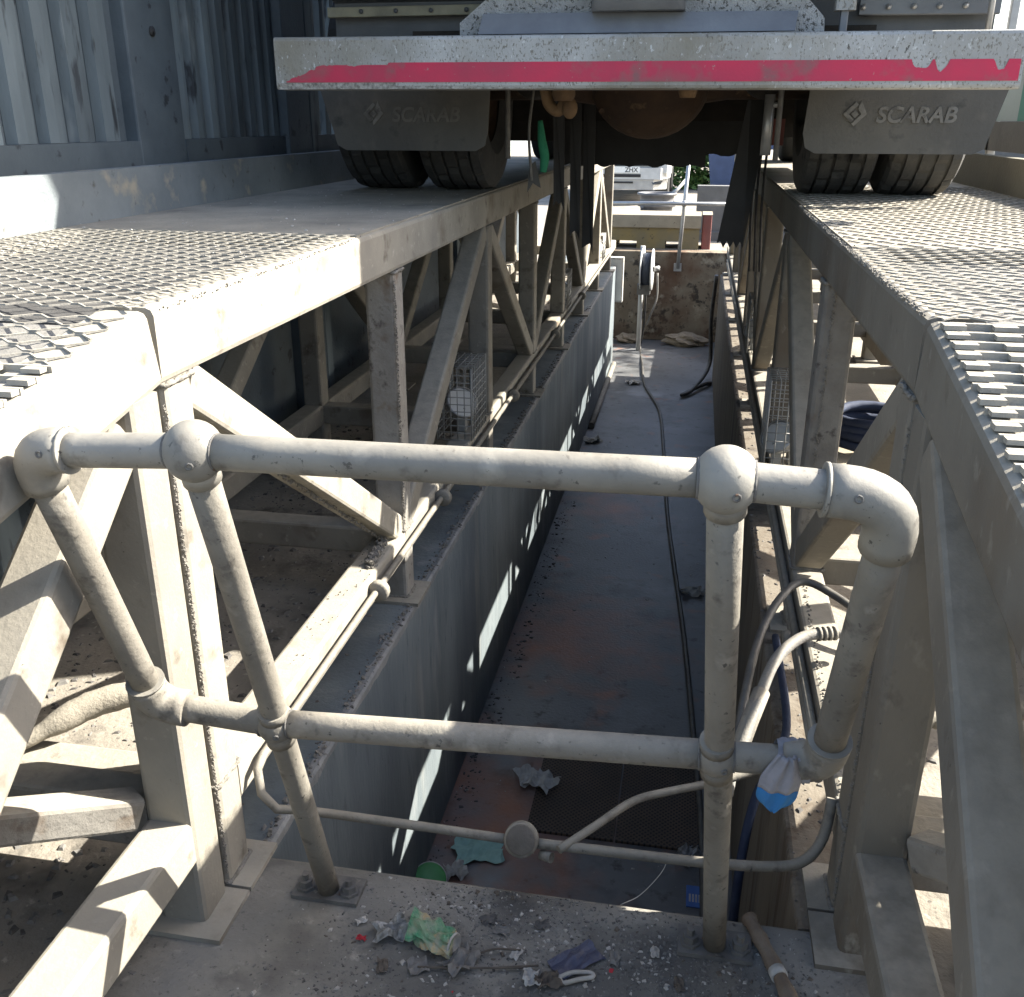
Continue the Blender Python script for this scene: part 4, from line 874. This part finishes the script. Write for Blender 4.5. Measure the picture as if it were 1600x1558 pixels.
MB().box((-.24, 13.06, -.24), (-.14, 13.099, -.14)).build('wall_bracket', 'silver', sc_)
bn = thing('round_tub', 'round grey plastic tub with thick rim on the ground before the white pickup', 'tub', (-.72, 18.5, 0))
MB().lathe((-.72, 18.5, .004), (0, 0, 1), [(0, 0), (.27, 0), (.29, .03), (.29, .14), (.34, .15), (.34, .20), (.30, .21), (.31, .33), (.355, .345), (.36, .385), (.33, .39), (.30, .35), (.27, .06), (0, .05)], 40).build('tub_body', 'tub_plastic', bn)
for a in (0.6, -2.4): MB().box((-.72+.33*math.cos(a)-.04, 18.5+.33*math.sin(a)-.03, .14), (-.72+.33*math.cos(a)+.04, 18.5+.33*math.sin(a)+.03, .24)).build('handle', 'body_grey', bn)
conduit([(-.45, 18.6, .36), (-.36, 18.7, .44), (-.22, 18.8, .60)], .03, 'broom_handle', 'paper', 'pale broom handle leaning out of the round tub', 'handle', 0)
# pickup
pk = thing('pickup_truck', 'white pickup with grey lower bumper parked facing the pit', 'pickup', (-1.55, 22, 0))
def pickup():
    yf = 20.6; xc = -1.55
    MB().poly([(xc-.92, yf+.10, .62), (xc-.92, yf+.10, 1.05), (xc-.92, yf+.5, 1.12), (xc-.92, yf+1.2, 1.18), (xc-.92, yf+1.9, 1.72), (xc-.92, yf+3.4, 1.74), (xc-.92, yf+3.6, 1.15), (xc-.92, yf+5.0, 1.12), (xc-.92, yf+5.0, .5), (xc-.92, yf+.4, .42)], (1.84, 0, 0)).build('body', 'white_paint', pk)
    fb = MB().poly([(xc-.96, yf+.30, .52), (xc-.80, yf+.02, .50), (xc+.80, yf+.02, .50), (xc+.96, yf+.30, .52), (xc+.98, yf+.5, .52), (xc-.98, yf+.5, .52)], (0, 0, .22)).build('front_bumper', 'white_paint', pk)
    MB().poly([(xc-.90, yf+.28, .30), (xc-.66, yf+.05, .30), (xc+.66, yf+.05, .30), (xc+.90, yf+.28, .30), (xc+.92, yf+.5, .30), (xc-.92, yf+.5, .30)], (0, 0, .195)).build('lower_bumper', 'silver', pk)
    B('air_intake', 'black', pk, (xc-.62, yf+.012, .54), (xc+.40, yf+.05, .60))
    B('lower_intake', 'black', pk, (xc-.45, yf+.03, .42), (xc+.25, yf+.06, .455))
    B('grille', 'black', pk, (xc-.62, yf+.06, .76), (xc+.62, yf+.11, 1.0))
    for s in (-1, 1):
        hl = MB().poly([(xc+s*.60, yf+.06, .66), (xc+s*.82, yf+.12, .70), (xc+s*.90, yf+.30, .98), (xc+s*.64, yf+.08, .96)], (0, .05, 0)).build('headlight', 'glass_dark', pk)
        MB().sphere((xc+s*.73, yf+.09, .80), .06, 14, 8).build('lens', 'white_paint', hl)
        MB().poly([(xc+s*.62, yf+.028, .44), (xc+s*.84, yf+.17, .47), (xc+s*.80, yf+.15, .40), (xc+s*.66, yf+.035, .40)], (0, .03, 0)).build('fog_lamp', 'glass_dark', pk)
        for y in (yf+.95, yf+4.0):
            w_ = MB().lathe((xc+s*.82, y, .37), (1, 0, 0), [(.2, -.12), (.33, -.13), (.37, -.10), (.37, .10), (.33, .13), (.2, .12)], 32).build('wheel', 'tyre', pk)
            MB().lathe((xc+s*.82, y, .37), (1, 0, 0), [(0, .02*s), (.2, .10*s)], 24).build('rim', 'silver', w_)
    MB().poly([(xc-.80, yf+1.19, 1.2), (xc+.80, yf+1.19, 1.2), (xc+.72, yf+1.86, 1.70), (xc-.72, yf+1.86, 1.70)], (0, -.012, .012)).build('windscreen', 'glass_dark', pk)
    p = B('number_plate', 'plate_white', pk, (xc-.16, yf+.0, .625), (xc+.38, yf+.018, .745))
    text_mesh('ZHX', .125, (xc+.08, yf-.001, .64), (1, 0, 0), (0, 0, 1), .001, 'lettering', 'black', p, bold=.002)
pickup()
sk = thing('blue_skip', 'dark blue waste skip standing beside the hedge', 'skip', (1.3, 25.5, 0))
MB().poly([(.30, 25, .12), (2.4, 25, .12), (2.7, 25, 1.3), (.15, 25, 1.3)], (0, 1.5, 0)).build('skip_body', 'blue_skip', sk); MB().box((.1, 24.95, 1.3), (2.75, 26.55, 1.36)).build('skip_rim', 'blue_skip', sk)
for x in (.5, 2.1): B('skid', 'black', sk, (x, 25.05, .002), (x+.15, 26.4, .118))

# vegetation
def leafy(name, c, size, n, leaf, label, cat, trunk=None, seed=1, group=None):
    rs = random.Random(seed); t = thing(name, label, cat, (c[0], c[1], 0), group)
    cl = [(rs.uniform(-1, 1), rs.uniform(-1, 1), rs.uniform(-1, 1)) for _ in range(26)]
    mb = MB(); k = 0
    while k < n:
        q = rs.choice(cl); p = Vector([q[i]*.8+rs.gauss(0, .17) for i in range(3)])
        if p.length > 1.35: continue
        k += 1; p = Vector((c[0]+p.x*size[0], c[1]+p.y*size[1], c[2]+p.z*size[2]))
        a = Vector((rs.gauss(0, 1), rs.gauss(0, 1), rs.gauss(0, .6))).normalized(); b = a.orthogonal().normalized()*leaf*.45; a = a*leaf
        mb.add([p-a, p+b-a*.1, p+a, p-b-a*.1], [(0, 1, 2, 3)])
    mb.build('crown', 'leaf', t, kind='stuff')
    if trunk:
        MB().tube([(c[0], c[1], 0), (c[0]+.05, c[1], trunk*.5), (c[0], c[1]+.05, trunk), (c[0]+.1, c[1], trunk*1.3)], .16, 10, scales=[1, .75, .6, .3]).build('trunk', 'bark', t)
        for k in range(5):
            a = rs.uniform(0, 6.3); MB().tube([(c[0], c[1], trunk*.8), (c[0]+math.cos(a)*size[0]*.35, c[1]+math.sin(a)*size[1]*.35, trunk*1.2), (c[0]+math.cos(a)*size[0]*.6, c[1]+math.sin(a)*size[1]*.6, trunk*1.5)], .06, 7, scales=[1, .6, .3]).build('limb', 'bark', t)
    else: MB().tube([(c[0], c[1], 0), (c[0], c[1], c[2])], .05, 7).build('stem', 'bark', t)
    return t
leafy('bush', (-.2, 26.2, .55), (.9, .7, .6), 2600, .09, 'low green bush between the pickup and the blue skip', 'bush', seed=2)
leafy('bush', (1.9, 28.5, 1.0), (1.6, 1.0, 1.1), 2600, .11, 'tall green bush rising behind the blue skip', 'bush', seed=3)
leafy('tree', (8.2, 16, 4.0), (2.2, 2.2, 2.0), 6000, .13, 'broad leafy tree beyond the panel screen', 'tree', 2.4, 4)
leafy('tree', (-5.5, 34, 4.6), (2.6, 2.4, 2.2), 5000, .16, 'broad leafy tree far behind the white pickup', 'tree', 2.6, 5)
wl = thing('yard_wall', 'dark rendered yard wall closing the view behind the bushes', 'wall', (0, 40, 0))
MB().box((-30, 40, 0.002), (30, 40.3, 2.6)).build('wall_face', 'barrier', wl); MB().box((-30, 39.95, 2.601), (30, 40.35, 2.7)).build('coping', 'barrier', wl)
